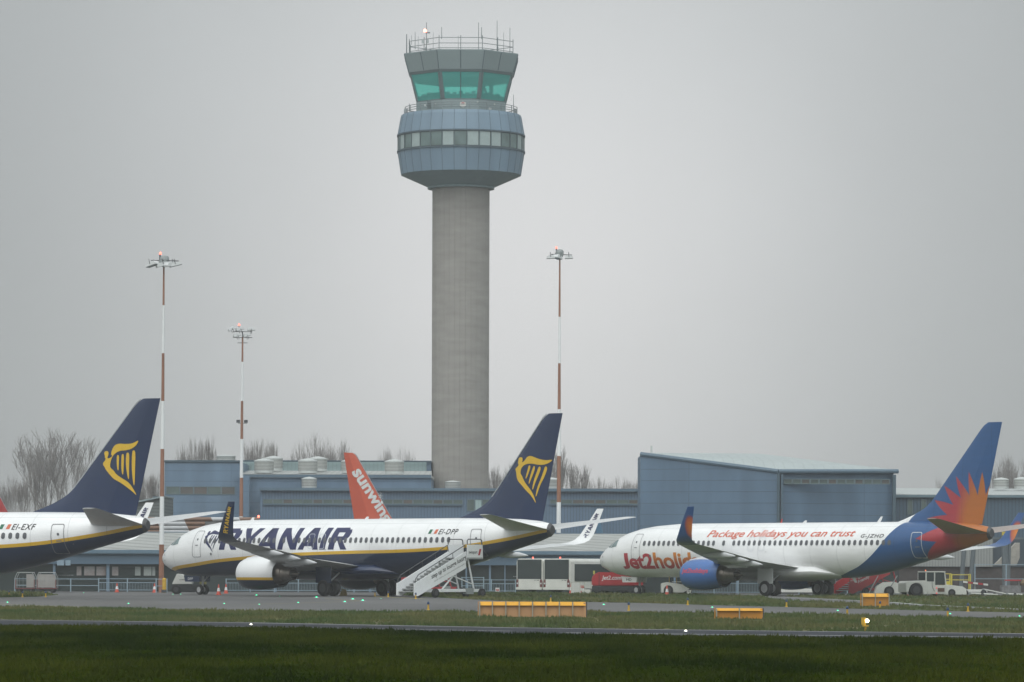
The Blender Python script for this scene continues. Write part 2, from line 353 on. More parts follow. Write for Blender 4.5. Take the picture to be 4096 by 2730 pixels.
def paint(name, kind):
    """livery: colours as functions of the position on the aircraft"""
    if name in MATS: return MATS[name]
    m = mat(name, (0.80, 0.80, 0.80), 0.28, 0, 0.03, 0.5, coat=0.25); t = m.node_tree; b = t.nodes['Principled BSDF']
    base = b.inputs['Base Color'].links[0].from_socket
    tcn = N(t, 'ShaderNodeTexCoord'); sp = N(t, 'ShaderNodeSeparateXYZ'); t.links.new(tcn.outputs['Object'], sp.inputs[0]); X, Z = sp.outputs[0], sp.outputs[2]
    def curve(inp, tab, x0, x1, y0, y1):
        fc = N(t, 'ShaderNodeFloatCurve'); t.links.new(mth(t, 'MULTIPLY_ADD', inp, 1/(x1-x0), -x0/(x1-x0)), fc.inputs['Value']); cu = fc.mapping.curves[0]
        P = [((a-x0)/(x1-x0), (b_-y0)/(y1-y0)) for a, b_ in tab]
        while len(cu.points) < len(P): cu.points.new(.5, .5)
        for p, q in zip(cu.points, P): p.location = q; p.handle_type = 'AUTO'
        fc.mapping.update(); return mth(t, 'MULTIPLY_ADD', fc.outputs[0], y1 - y0, y0)
    def over(fac, col_low, rgb):
        mx = N(t, 'ShaderNodeMix', data_type='RGBA'); t.links.new(fac, mx.inputs[0]); t.links.new(col_low, mx.inputs[6])
        if isinstance(rgb, tuple): mx.inputs[7].default_value = (*rgb, 1)
        else: t.links.new(rgb, mx.inputs[7])
        return mx.outputs[2]
    if kind == 'navy':
        zy = curve(X, YTOP, 0, 40, 0, 6)
        c = over(mth(t, 'LESS_THAN', Z, zy), base, (0.60, 0.36, 0.02))
        c = over(mth(t, 'LESS_THAN', Z, mth(t, 'SUBTRACT', zy, 0.22)), c, (0.006, 0.017, 0.050))
    elif kind == 'sun' or kind == 'sunfin':
        sb = curve(Z, [(1.3,24.0),(1.8,26.0),(2.3,27.4),(3.3,28.95),(4.5,30.0),(5.2,30.55),(6.0,31.3),(6.9,32.25),(7.6,32.9),(8.2,33.2)], 1, 9, 20, 40)
        blue = (0.018, 0.078, 0.215)
        c = over(mth(t, 'MAXIMUM', mth(t, 'GREATER_THAN', X, sb), mth(t, 'GREATER_THAN', Z, 7.9)), base, blue)
        if kind == 'sun': c = over(mth(t, 'GREATER_THAN', X, sb), base, blue)
        dx = mth(t, 'SUBTRACT', X, 37.15); dz = mth(t, 'SUBTRACT', Z, 5.0)
        r = mth(t, 'SQRT', mth(t, 'ADD', mth(t, 'MULTIPLY', dx, dx), mth(t, 'MULTIPLY', dz, dz)))
        a = mth(t, 'ARCTAN2', mth(t, 'MULTIPLY', dx, -1.0), dz)     # 0 straight up, growing forwards
        tri = mth(t, 'ABSOLUTE', mth(t, 'MULTIPLY_ADD', mth(t, 'FRACT', mth(t, 'MULTIPLY_ADD', a, 21 / (2*math.pi), 10.14)), 2.0, -1.0))   # 1 at spike tips
        tri = mth(t, 'POWER', tri, 1.15)
        Rt = mth(t, 'ADD', mth(t, 'MULTIPLY_ADD', mth(t, 'ABSOLUTE', a), 0.70, 2.15), mth(t, 'MULTIPLY', tri, 1.65))
        edge = mth(t, 'MULTIPLY', mth(t, 'SUBTRACT', Rt, r), 6.0, clamp=True)
        og = N(t, 'ShaderNodeValToRGB'); og.color_ramp.elements[0].position = 0.15; og.color_ramp.elements[0].color = (0.40, 0.125, 0.020, 1)
        og.color_ramp.elements[1].position = 0.85; og.color_ramp.elements[1].color = (0.34, 0.030, 0.042, 1)
        fr = mth(t, 'ADD', mth(t, 'MULTIPLY_ADD', X, -0.42, 0.42*36.3), mth(t, 'MULTIPLY_ADD', r, 0.30, -0.42), clamp=True); t.links.new(fr, og.inputs[0])
        c = over(edge, c, og.outputs[0])
    elif kind == 'sunwinglet':
        c = over(mth(t, 'GREATER_THAN', Z, 3.55), base, (0.020, 0.075, 0.22))
        dx = mth(t, 'SUBTRACT', X, 26.1); dz = mth(t, 'SUBTRACT', Z, 4.75); r = mth(t, 'SQRT', mth(t, 'ADD', mth(t, 'MULTIPLY', dx, dx), mth(t, 'MULTIPLY', mth(t, 'MULTIPLY', dz, dz), 0.45)))
        og = N(t, 'ShaderNodeValToRGB'); e = og.color_ramp.elements; e[0].color = (0.62, 0.2, 0.02, 1); e[1].position = 0.6; e[1].color = (0.3, 0.03, 0.03, 1); t.links.new(r, og.inputs[0])
        c = over(mth(t, 'MULTIPLY', mth(t, 'SUBTRACT', 0.62, r), 6.0, clamp=True), c, og.outputs[0])
    # frame seams and faint grime streaks
    sm = mth(t, 'MAXIMUM', mth(t, 'LESS_THAN', mth(t, 'FRACT', mth(t, 'MULTIPLY', X, 1/2.54)), .014), mth(t, 'LESS_THAN', mth(t, 'ABSOLUTE', mth(t, 'SUBTRACT', Z, 4.98)), .012))
    gn = N(t, 'ShaderNodeTexNoise'); gn.inputs['Scale'].default_value = 1.0; gn.inputs['Detail'].default_value = 5; gm = N(t, 'ShaderNodeMapping'); gm.inputs['Scale'].default_value = (.35, .35, 2.2)
    t.links.new(tcn.outputs['Object'], gm.inputs[0]); t.links.new(gm.outputs[0], gn.inputs['Vector'])
    k = mth(t, 'MULTIPLY', mth(t, 'MULTIPLY_ADD', sm, -.28, 1.0), mth(t, 'MULTIPLY_ADD', gn.outputs[0], .32, .82))
    sc = N(t, 'ShaderNodeVectorMath', operation='SCALE'); t.links.new(c, sc.inputs[0]); t.links.new(k, sc.inputs['Scale'])
    t.links.new(sc.outputs[0], b.inputs['Base Color']); return m
WHITE_P = mat('aircraft_white', (0.76,0.76,0.76), 0.3, var=0.03, scale=0.6, coat=0.2)
GREY_P = mat('wing_grey', (0.50,0.51,0.51), 0.42, var=0.10, scale=1.2)
NAVY_P = mat('aircraft_navy', (0.008,0.020,0.064), 0.26, var=0.08, scale=0.6, coat=0.3)
GOLD_P = mat('aircraft_gold', (0.60,0.38,0.025), 0.4, var=0.04)
ORNG_P = mat('fin_orange', (0.60,0.105,0.05), 0.4, var=0.04, scale=.5)
ORNG_R = mat('rudder_orange', (0.52,0.085,0.04), 0.4, var=0.04, scale=.5)
RED_P = mat('fin_red', (0.45,0.03,0.03), 0.4, var=0.05)
BLUE_P = mat('cowl_blue', (0.045,0.13,0.36), 0.25, var=0.05, coat=0.3)
LBLUE_P = mat('winglet_pale_blue', (0.14,0.27,0.40), 0.35, var=0.05)
WIN_M = glassy('cabin_window', (0.09,0.095,0.105), 0.3)
COCK_M = mat('cockpit_glass', (0.16,0.22,0.22), 0.12, var=0.2, scale=2)
LINE_M = mat('panel_line', (0.16,0.16,0.17), 0.6)
LINE_L = mat('panel_line_light', (0.55,0.57,0.6), 0.5)
TYRE = mat('tyre_rubber', (0.016,0.016,0.017), 0.85, bump=.2)
HUB = mat('wheel_hub', (0.42,0.42,0.43), 0.45, 0.2)
STEEL = mat('gear_steel', (0.36,0.37,0.38), 0.4, 0.3)
NOZ = mat('nozzle_metal', (0.20,0.17,0.145), 0.33, 0.75, var=.25, scale=3)
DARK = mat('dark_void', (0.015,0.016,0.018), 0.6)
def wheel(parent, x, y, z, r, w, name='wheel', far=False):
    t = MB(); pr = [(r*.62, -w*.5), (r*.93, -w*.5), (r, -w*.3), (r, w*.3), (r*.93, w*.5), (r*.62, w*.5)]
    rings = []
    for rr, d in pr: rings.append([(x + rr*math.cos(2*math.pi*i/28), y + d, z + rr*math.sin(2*math.pi*i/28)) for i in range(28)])
    t.loft(rings); o = t.build(name, TYRE, parent, smooth=True)
    return o
HUBD = mat('wheel_hub_dark', (0.06,0.06,0.065), 0.5, 0.2)
def hub(parent, x, y, z, r, w, m=None):
    h = MB(); h.cyl((x, y-w*.52, z), (x, y+w*.52, z), r*.56, r*.56, 20); h.cyl((x, y-w*.6, z), (x, y+w*.6, z), r*.2, r*.2, 10)
    return h.build('hub', m or HUB, parent, smooth=True)
def airfoil(chord, tc, n=9):
    up, lo = [], []
    for i in range(n + 1):
        x = 0.5 * (1 - math.cos(math.pi * i / n)); y = 5 * tc * (0.2969*math.sqrt(x) - 0.126*x - 0.3516*x*x + 0.2843*x**3 - 0.1036*x**4)
        up.append((x * chord, y * chord)); lo.append((x * chord, -y * chord * .8))
    return up[::-1] + lo[1:-1]
def rr_outline(cx, cz, w, h, r=.3, n=5):
    """rounded rectangle outline, r as a share of the half width"""
    r = r * min(w, h) / 2; P = []
    for sx, sz, a0 in ((1,1,0),(-1,1,90),(-1,-1,180),(1,-1,270)):
        for i in range(n + 1):
            a = R(a0 + 90*i/n); P.append((cx + sx*(w/2-r) + r*math.cos(a), cz + sz*(h/2-r) + r*math.sin(a)))
    return P
def ring_geo(P, th):
    cx = sum(p[0] for p in P)/len(P); cz = sum(p[1] for p in P)/len(P)
    w = max(p[0] for p in P) - min(p[0] for p in P); h = max(p[1] for p in P) - min(p[1] for p in P)
    Q = [(cx + (p[0]-cx)*(1-2*th/w), cz + (p[1]-cz)*(1-2*th/h)) for p in P]; n = len(P)
    return P + Q, [(i, (i+1) % n, n + (i+1) % n, n + i) for i in range(n)]
# wing: y (half span), leading edge x, chord, z, thickness
WING = [(0.6,12.9,8.9,1.78,.13),(1.88,14.1,7.6,1.92,.13),(4.83,16.35,5.15,2.32,.12),(5.75,17.0,4.55,2.44,.11),(11.5,20.55,3.05,3.10,.10),(16.2,23.56,1.85,3.64,.09)]
WLET = [(16.2,23.56,1.85,3.64,0),(16.9,24.0,1.65,3.76,14),(17.3,24.33,1.50,3.95,42),(17.53,24.72,1.30,4.32,68),(17.72,25.2,1.05,5.05,80),(17.95,26.0,.62,6.22,80)]
def wing_mesh(sg):
    rings = []
    for l, x0, c, z, tc in WING: rings.append([(x0 + a, sg * l, z + b + (c*.02 if l < 16 else 0)) for a, b in airfoil(c, tc)])
    return MB().loft(rings)
def winglet_mesh(sg, dx=0):
    rings = []
    for l, x0, c, z, an in WLET:
        a_ = R(an); rings.append([(x0 + a, sg * (l - b*math.sin(a_)), z + b*math.cos(a_)) for a, b in airfoil(c, .09)])
    return MB().loft(rings)
def stab_mesh(sg):
    rings = []
    for l, x0, c, z in ((.35,34.0,4.1,4.52),(1.0,34.6,3.55,4.60),(7.05,38.15,1.10,5.40),(7.17,38.5,.65,5.42)):
        rings.append([(x0 + a, sg * l, z + b) for a, b in airfoil(c, .09)])
    return MB().loft(rings)
FINP = [(29.3,5.25),(29.9,5.42),(31.0,5.80),(32.0,6.24),(32.6,6.68),(33.1,7.22),(37.30,11.95),(37.62,12.16),(38.98,12.20),(37.20,5.05),(33,5.05)]
def fin_z(z):    # leading and trailing edge of the fin at height z
    le = interp(z, [(5.25,29.3),(5.42,29.9),(5.8,31.0),(6.24,32.0),(6.68,32.6),(7.22,33.1),(11.95,37.30),(12.2,37.75)]); te = interp(z, [(5.05,37.20),(12.2,38.98)])
    return le, te
def fin_mesh(f0, f1, th=1.0):
    """a loft of airfoil slices up the fin, between chord shares f0 and f1 (measured off the main fin chord)"""
    rings = []; zs = [5.1,5.3,5.5,5.8,6.1,6.4,6.8,7.2,8,9,10,11,11.7,12.0,12.2]
    for z in zs:
        le, te = fin_z(z); cm = interp(z, [(5,6.3),(12.2,1.6)]); hinge = te - cm * .33
        a, b = (le, hinge) if f0 == 0 else (hinge, te)
        w = cm * .045 * th; P = []
        if f0 == 0: sh = [(0,.04),(.08,.35),(.3,.75),(.6,1.0),(1.0,.85)]
        else: sh = [(0,.85),(.5,.5),(1.0,.06)]
        up = [(a + (b-a)*t, w*k) for t, k in sh]; P = up + [(x, -y) for x, y in up[::-1]]
        rings.append([(x, y, z) for x, y in P])
    return MB().loft(rings)
def fin_skin(s, z, off=.02, side=-1):
    le, te = fin_z(z); cm = interp(z, [(5,6.3),(12.2,1.6)]); hinge = te - cm*.33; w = cm*.045
    if s <= hinge: k = interp((s-le)/(hinge-le), [(0,.04),(.08,.35),(.3,.75),(.6,1.0),(1.0,.85)])
    else: k = interp((s-hinge)/(te-hinge), [(0,.85),(.5,.5),(1.0,.06)])
    return (s, side * (w * k + off), z)
HARP = [  # body of the harp emblem (x to the right, y up) and four strings, read off the left tail
 [(726,455),(735,445),(750,444),(760,452),(760,470),(752,490),(758,497),(775,492),(790,478),(778,470),(782,440),(800,405),(830,392),(880,396),(930,392),(968,367),(962,388),(945,412),(915,432),(880,440),(840,442),(805,462),(785,490),(775,530),(775,560),(800,580),(815,605),(850,630),(900,662),(925,700),(955,760),(925,728),(880,690),(840,660),(800,640),(770,605),(745,575),(735,555),(722,540),(724,525),(738,510),(742,495),(733,490),(735,480),(728,465)],
 [(820,478),(828,470),(837,480),(834,540),(833,583),(825,575),(820,530)],
 [(853,470),(861,463),(870,472),(868,550),(865,614),(855,600),(851,540)],
 [(884,462),(896,453),(907,465),(903,560),(903,647),(893,630),(882,540)],
 [(924,446),(936,438),(947,450),(943,560),(938,692),(928,670),(920,560)]]
def letters_ryanair():
    P = []; def_ = []
    def L(polys, w):
        def_.append((polys, w))
    # each letter on a 1-high grid, heavy strokes, joined holes by building from convex pieces
    Rr = [[(0,0),(.30,0),(.30,1),(0,1)],[(.30,.78),(.62,.78),(.78,.90),(.70,1),(.30,1)],[(.62,.78),(.60,.60),(.92,.58),(.95,.78),(.86,.93),(.78,.90)],[(.30,.40),(.62,.40),(.80,.46),(.92,.58),(.60,.60),(.30,.60)],[(.40,.40),(.66,.42),(.98,0),(.66,0)]]
    Yy = [[(.34,0),(.64,0),(.64,.42),(.34,.42)],[(.34,.42),(.64,.42),(1.0,1),(.70,1),(.49,.62)],[(.34,.42),(.49,.62),(.30,1),(-.02,1)]]
    Aa = [[(-.05,0),(.24,0),(.52,1),(.36,1)],[(.52,1),(.36,1),(.40,.62),(.74,0),(1.02,0),(.70,1)],[(.20,.16),(.74,.16),(.70,.36),(.26,.36)]]
    Nn = [[(0,0),(.27,0),(.27,1),(0,1)],[(.27,.62),(.27,1),(.30,1),(.74,.38),(.74,0),(.70,0)],[(.74,0),(1.0,0),(1.0,1),(.74,1)]]
    Ii = [[(0,0),(.30,0),(.30,1),(0,1)]]
    x = 0
    for g, w in ((Rr,1.0),(Yy,.98),(Aa,1.03),(Nn,1.08),(Aa,1.03),(Ii,.40),(Rr,.98)):
        for p in g: P.append([(x + a + .22*b, b) for a, b in p])
        x += w + .06
    return poly_geo(P)
def decal_words(geo, mapf, name, m, parent, box, cuts):
    vs, fs = geo; xs = [p[0] for p in vs]; ys = [p[1] for p in vs]; X0, X1, Y0, Y1 = min(xs), max(xs), min(ys), max(ys); x0, x1, y0, y1 = box
    vs = [(x0 + (p[0]-X0)/(X1-X0)*(x1-x0), y0 + (p[1]-Y0)/(Y1-Y0)*(y1-y0)) for p in vs]
    sh = .32 * (y1-y0); iv = sorted((min(vs[i][0] - (vs[i][1]-y0)*.32 for i in f), max(vs[i][0] - (vs[i][1]-y0)*.32 for i in f), f) for f in fs)
    words, end = [], None
    for a, b, f in iv:
        if end is None or a > end + .16: words.append([])
        words[-1].append(f); end = b if end is None or a > end + .16 else max(end, b)
    for w in words:
        ids = sorted({i for f in w for i in f}); mp = {i: k for k, i in enumerate(ids)}
        decal(([vs[i] for i in ids], [tuple(mp[i] for i in f) for f in w]), mapf, name, m, parent, None, cuts, fit=False)
def flagpoly(x0, x1, z0, z1): return [(x0,z0),(x1,z0),(x1,z1),(x0,z1)]

CPROF = [(13.87,.85),(13.74,.94),(13.78,1.02),(14.0,1.11),(14.5,1.18),(15.2,1.20),(16.0,1.15),(16.8,1.01),(17.3,.91)]
def airliner(loc, theta, label, group, livery, reg=None, side=-1, detail=True, texts=(), wings=True):
    root = thing('airliner', loc, label, 'airliner', group, rz=-theta)
    navy = livery == 'navy'; sunb = livery == 'sun'
    body = paint('livery_navy_gold', 'navy') if navy else paint('livery_sunburst', 'sun') if sunb else WHITE_P
    fus = fus_mesh().build('fuselage', body, root, smooth=True)
    ap = MB(); zb, zt, hw = sect(37.9); c = (zb+zt)/2
    ap.loft([[(37.9+.0, .34*math.cos(2*math.pi*i/20), c+.46*math.sin(2*math.pi*i/20)) for i in range(20)], [(38.12, .24*math.cos(2*math.pi*i/20), c+.30*math.sin(2*math.pi*i/20)) for i in range(20)]])
    ap.build('exhaust_cap', mat('exhaust_dark', (0.05,0.05,0.055), .5), fus, smooth=True)
    # belly fairing under the wing
    fb = MB(); rings = []
    for s, w, zb_, zt_ in ((11.8,.6,1.35,1.7),(13,1.6,1.17,2.2),(15,2.1,1.08,2.4),(21,2.1,1.08,2.4),(23,1.8,1.2,2.4),(24.8,.9,1.36,1.9)):
        rings.append([(s, w*math.cos(2*math.pi*i/24), (zb_+zt_)/2 + (zt_-zb_)/2*math.sin(2*math.pi*i/24)) for i in range(24)])
    fb.loft(rings).build('belly_fairing', NAVY_P if navy else WHITE_P, root, smooth=True)
    finm = NAVY_P if navy else paint('livery_sunburst_fin', 'sunfin') if sunb else (ORNG_P if livery == 'orange' else RED_P)
    finmr = NAVY_P if navy else paint('livery_sunburst_fin', 'sunfin') if sunb else (ORNG_R if livery == 'orange' else RED_P)
    fin = fin_mesh(0, 1).build('fin', finm, root, smooth=True)
    fin_mesh(1, 1).build('rudder', finmr, root, smooth=True)
    e = MB(); pts = [(x - .02, 0, z + .02) for x, z in ((30.0,5.46),(31.0,5.83),(32.0,6.27),(32.6,6.71),(33.1,7.24),(37.30,11.97),(37.6,12.16))]
    if not sunb: e.tube(pts[3:], .035, 6); e.build('leading_edge', mat('bare_edge', (0.55,0.56,0.58), .3, .3), fin)
    for sg in (-1, 1):
        if not wings:
            stab_mesh(sg).build('tailplane', WHITE_P, root, smooth=True); continue
        w = wing_mesh(sg).build('wing', GREY_P, root, smooth=True)
        near = sg == side
        wm = NAVY_P if (navy and near) else (paint('winglet_sun', 'sunwinglet') if sunb else (WHITE_P if (navy or near is False) else LBLUE_P))
        wl = winglet_mesh(sg).build('winglet', wm, w, smooth=True)
        le = MB()
        le.tube([(x0 - .02, sg*l, z + c*.02) for l, x0, c, z, tc in WING[1:]], .045, 6); le.build('slat_edge', mat('slat_metal', (.55,.56,.57), .3, .3), w, smooth=True)
        for l, xt in ((6.9,21.9),(9.2,22.7),(11.9,23.9)):
            z = interp(l, [(q[0], q[3]) for q in WING]); ff = MB(); rings = []
            for dx, r_ in ((-2.1,.04),(-1.5,.17),(-.7,.24),(0.1,.20),(.7,.10),(1.0,.02)):
                rings.append([(xt + dx, sg*l + r_*.75*math.cos(2*math.pi*i/12), z - .24 + r_*math.sin(2*math.pi*i/12) - .06*max(0, dx)) for i in range(12)])
            ff.loft(rings).build('flap_fairing', mat('fairing_white', (.52,.53,.54), .4, var=.06), w, smooth=True)
        stab_mesh(sg).build('tailplane', mat('tailplane_grey', (0.58,0.58,0.58), .4, var=.08) if not sunb else mat('tailplane_dirty', (0.36,0.30,0.27), .4, var=.08), root, smooth=True)
        # engine
        ey, ez = sg*4.83, 1.52
        prof = CPROF
        cm = paint_cowl(livery, ez)
        mb = MB(); mb.loft([[(x, ey + r_*1.02*math.cos(2*math.pi*i/32), ez + r_*(.93 if math.sin(2*math.pi*i/32) < 0 else .97)*math.sin(2*math.pi*i/32)) for i in range(32)] for x, r_ in prof], caps=False)
        cw = mb.build('engine_cowl', cm, root, smooth=True)
        ib = MB(); ib.loft([[(x, ey + r_*math.cos(2*math.pi*i/24), ez + r_*math.sin(2*math.pi*i/24)) for i in range(24)] for x, r_ in ((13.84,.84),(14.2,.77),(14.7,.79),(14.72,.1))], caps=False); ib.build('intake', DARK, cw, smooth=True)
        bk = MB(); bk.loft([[(x, ey + r_*math.cos(2*math.pi*i/24), ez + r_*math.sin(2*math.pi*i/24)) for i in range(24)] for x, r_ in ((17.28,.91),(17.0,.85),(16.9,.62))], caps=False); bk.build('fan_duct', DARK, cw, smooth=True)
        nz_ = MB(); nz_.loft([[(x, ey + r_*math.cos(2*math.pi*i/24), ez + r_*math.sin(2*math.pi*i/24)) for i in range(24)] for x, r_ in ((16.8,.72),(17.4,.68),(17.65,.61),(17.67,.57),(18.1,.47),(18.5,.43),(18.5,.36),(18.2,.25))]); nz_.build('exhaust_nozzle', NOZ, cw, smooth=True)
        pl = MB(); pl.loft([[(x, ey + r_*math.cos(2*math.pi*i/16), ez + r_*math.sin(2*math.pi*i/16)) for i in range(16)] for x, r_ in ((18.0,.24),(18.7,.14),(19.05,.03))]); pl.build('exhaust_cone', NOZ, cw, smooth=True)
        py = MB(); py.loft([[(x, ey - .18, z0), (x, ey + .18, z0), (x, ey + .12, z1), (x, ey - .12, z1)] for x, z0, z1 in ((13.9,2.45,2.62),(15.2,2.35,2.85),(17.2,2.0,2.6),(19.3,2.05,2.4))]); py.build('pylon', WHITE_P if not navy else mat('pylon_white', (.6,.6,.61), .4), root, smooth=True)
        # main gear
        my = sg * 2.86; mg = MB(); mg.cyl((19.93, my, .55), (19.93, my - sg*.15, 2.2), .11, .14, 12); mg.cyl((19.93, my - sg*.1, 1.0), (20.2, my - sg*1.2, 1.9), .06, .06, 8); mg.cyl((19.93, my-.42, .55), (19.93, my+.42, .55), .09, .09, 10)
        mg.cyl((19.93, my, 1.1), (18.9, my - sg*.2, 2.0), .05, .05, 8)
        gr = mg.build('main_gear', STEEL, root, smooth=True)
        for d in (-.43, .43):
            wheel(gr, 19.93, my + d, .56, .56, .40); hub(gr, 19.93, my + d, .56, .56, .40, HUB if sunb else HUBD)
        dr = MB(); dr.box(19.2, 20.7, my + sg*.52, my + sg*.56, .9, 2.0); dr.build('gear_door', NAVY_P if navy else GREY_P, root)
    ng = MB(); ng.cyl((4.0, 0, .35), (4.1, 0, 1.6), .075, .1, 12); ng.cyl((4.0, -.3, .35), (4.0, .3, .35), .06, .06, 8); ng.cyl((4.05,0,.9),(4.9,0,1.45),.045,.045,8)
    gr = ng.build('nose_gear', STEEL, root, smooth=True)
    for d in (-.25, .25): wheel(gr, 4.0, d, .35, .35, .22); hub(gr, 4.0, d, .35, .35, .22)
    for d in (-.52, .52):
        dd = MB(); dd.prism([(2.6,1.38),(4.25,1.30),(4.22,.92),(2.75,.92)], d-.02, d+.02); o = dd.build('nose_gear_door', NAVY_P if navy else mat('gear_door_white', (.62,.62,.60), .4), root)
    if not detail: return root
    sd_ = side
    # cabin windows
    xs = []
    x = 6.25
    while x < 30.35:
        skip = (13.75 < x < 14.1) or (14.8 < x < 15.15)
        if not skip: xs.append(x)
        x += .508
    geoms = rr_outline(0, 0, .27, .39, .95, 4)
    for x in xs:
        P = [(x + a, 3.85 + b) for a, b in geoms]
        o = decal(poly_geo([P]), lambda a, b: skin(a, b, .022, sd_), 'cabin_window', WIN_M, root, None, (0, 1), fit=False)
    def ring(cx, cz, w, h, th, name, m, rr=.3, parent=root, sl=0.0):
        return decal(ring_geo(rr_outline(cx, cz, w, h, rr, 5), th), lambda a, b: skin(a, b, .018, sd_), name, m, parent, None, (0, 10), fit=False)
    d1 = ring(5.35, 3.62, .92, 1.90, .035, 'cabin_door', LINE_M)
    decal(poly_geo([rr_outline(5.35, 3.95, .16, .16, 1, 4)]), lambda a, b: skin(a, b, .02, sd_), 'door_window', WIN_M, d1, None, fit=False)
    decal(poly_geo([flagpoly(5.22, 5.5, 3.50, 3.56)]), lambda a, b: skin(a, b, .02, sd_), 'handle', LINE_M, d1, None, fit=False)
    d2 = ring(32.35, 3.66, .88, 1.84, .04, 'cabin_door', LINE_L if sunb else LINE_M)
    decal(poly_geo([rr_outline(32.4, 3.95, .16, .16, 1, 4)]), lambda a, b: skin(a, b, .02, sd_), 'door_window', WIN_M, d2, None, fit=False)
    decal(poly_geo([flagpoly(32.25, 32.6, 3.50, 3.56)]), lambda a, b: skin(a, b, .02, sd_), 'handle', LINE_M, d2, None, fit=False)
    for cx in (17.1, 18.15): ring(cx, 3.78, .56, 1.05, .03, 'overwing_exit', LINE_L, .5)
    # cockpit glazing: two side panes and the half windscreen, both sides
    for sg in (-1, 1):
        for P in ([(1.45,3.60),(2.12,3.53),(2.24,4.12),(1.75,4.00)], [(2.20,3.52),(3.0,3.63),(2.86,4.14),(2.32,4.13)]):
            decal(poly_geo([P]), lambda a, b: skin(a, b, .016, sg), 'cockpit_window', COCK_M, root, None, (5, 5), fit=False)
    # small fittings
    for a, b, r_ in ((1.15,2.85,.06),(1.2,2.45,.05),(6.9,2.9,.10),(33.3,3.35,.03),(18.6,3.2,.03)):
        decal(poly_geo([rr_outline(a, b, r_*2, r_*2, 1, 3)]), lambda p, q: skin(p, q, .018, sd_), 'skin_port', LINE_M, root, None, fit=False)
    an = MB()
    for x, hgt in ((9.0,.18),(20.5,.16)): an.prism([(x,5.3),(x+.35,5.3),(x+.42,5.33+hgt),(x+.25,5.33+hgt)], -.02, .02)
    an.prism([(27.6,5.3),(27.9,5.3),(28.15,5.72),(27.98,5.72)], -.02, .02) if sunb else None
    an.cyl((12.1,0,1.35),(12.1,0,1.15),.04,.02,6)
    an.prism([(25.2,1.36),(25.55,1.36),(25.75,1.0),(25.55,1.0)], -.02, .02)
    an.build('blade_antenna', WHITE_P, root)
    return root
def paint_cowl(livery, ez):
    if livery == 'sun': return BLUE_P
    if livery != 'navy': return WHITE_P
    if 'cowl_navy' in MATS: return MATS['cowl_navy']
    m = mat('cowl_navy', (0.72,0.72,0.72), 0.3, 0, 0.03, 0.5, coat=0.2); t = m.node_tree; b = t.nodes['Principled BSDF']; base = b.inputs['Base Color'].links[0].from_socket
    tcn = N(t, 'ShaderNodeTexCoord'); sp = N(t, 'ShaderNodeSeparateXYZ'); t.links.new(tcn.outputs['Object'], sp.inputs[0])
    for zz, rgb in ((1.27,(0.60,0.36,0.02)),(1.08,(0.006,0.017,0.050))):
        mx = N(t, 'ShaderNodeMix', data_type='RGBA'); t.links.new(mth(t, 'LESS_THAN', sp.outputs[2], zz), mx.inputs[0]); t.links.new(base, mx.inputs[6]); mx.inputs[7].default_value = (*rgb, 1); base = mx.outputs[2]
    t.links.new(base, b.inputs['Base Color']); return m
INK = mat('lettering_navy', (0.018,0.022,0.085), 0.45, var=.03)
INKB = mat('lettering_black', (0.02,0.02,0.022), 0.5)
LRED = mat('lettering_red', (0.42,0.035,0.05), 0.45)
LORG = mat('lettering_orange', (0.58,0.10,0.045), 0.45, var=.03)
def grad_mat():
    m = mat('lettering_sunset', (0.5,0.1,0.05), 0.45); t = m.node_tree; b = t.nodes['Principled BSDF']
    tcn = N(t, 'ShaderNodeTexCoord'); sp = N(t, 'ShaderNodeSeparateXYZ'); t.links.new(tcn.outputs['Object'], sp.inputs[0])
    cr = N(t, 'ShaderNodeValToRGB'); e = cr.color_ramp.elements; e[0].position = .1; e[0].color = (0.36,0.03,0.04,1); e[1].position = .95; e[1].color = (0.66,0.25,0.03,1)
    t.links.new(mth(t, 'MULTIPLY_ADD', sp.outputs[2], 1/1.25, -1.95/1.25, clamp=True), cr.inputs[0]); t.links.new(cr.outputs[0], b.inputs['Base Color']); return m
def wsurf(z):    # point on the near winglet: z -> (leading edge x, chord, half span)
    return interp(z, [(q[3], q[1], q[2], q[0]) for q in WLET])
def wlet_map(sg, off):
    def f(a, z):
        x0, c, l = wsurf(z); return (a, sg * (l + off), z)
    return f
def harp_geo():
    polys = [smoothpoly([(x - 722, 760 - y) for x, y in HARP[0]], 2)] + [smoothpoly([(x - 722, 760 - y) for x, y in p], 2) for p in HARP[1:]]
    return poly_geo(polys)

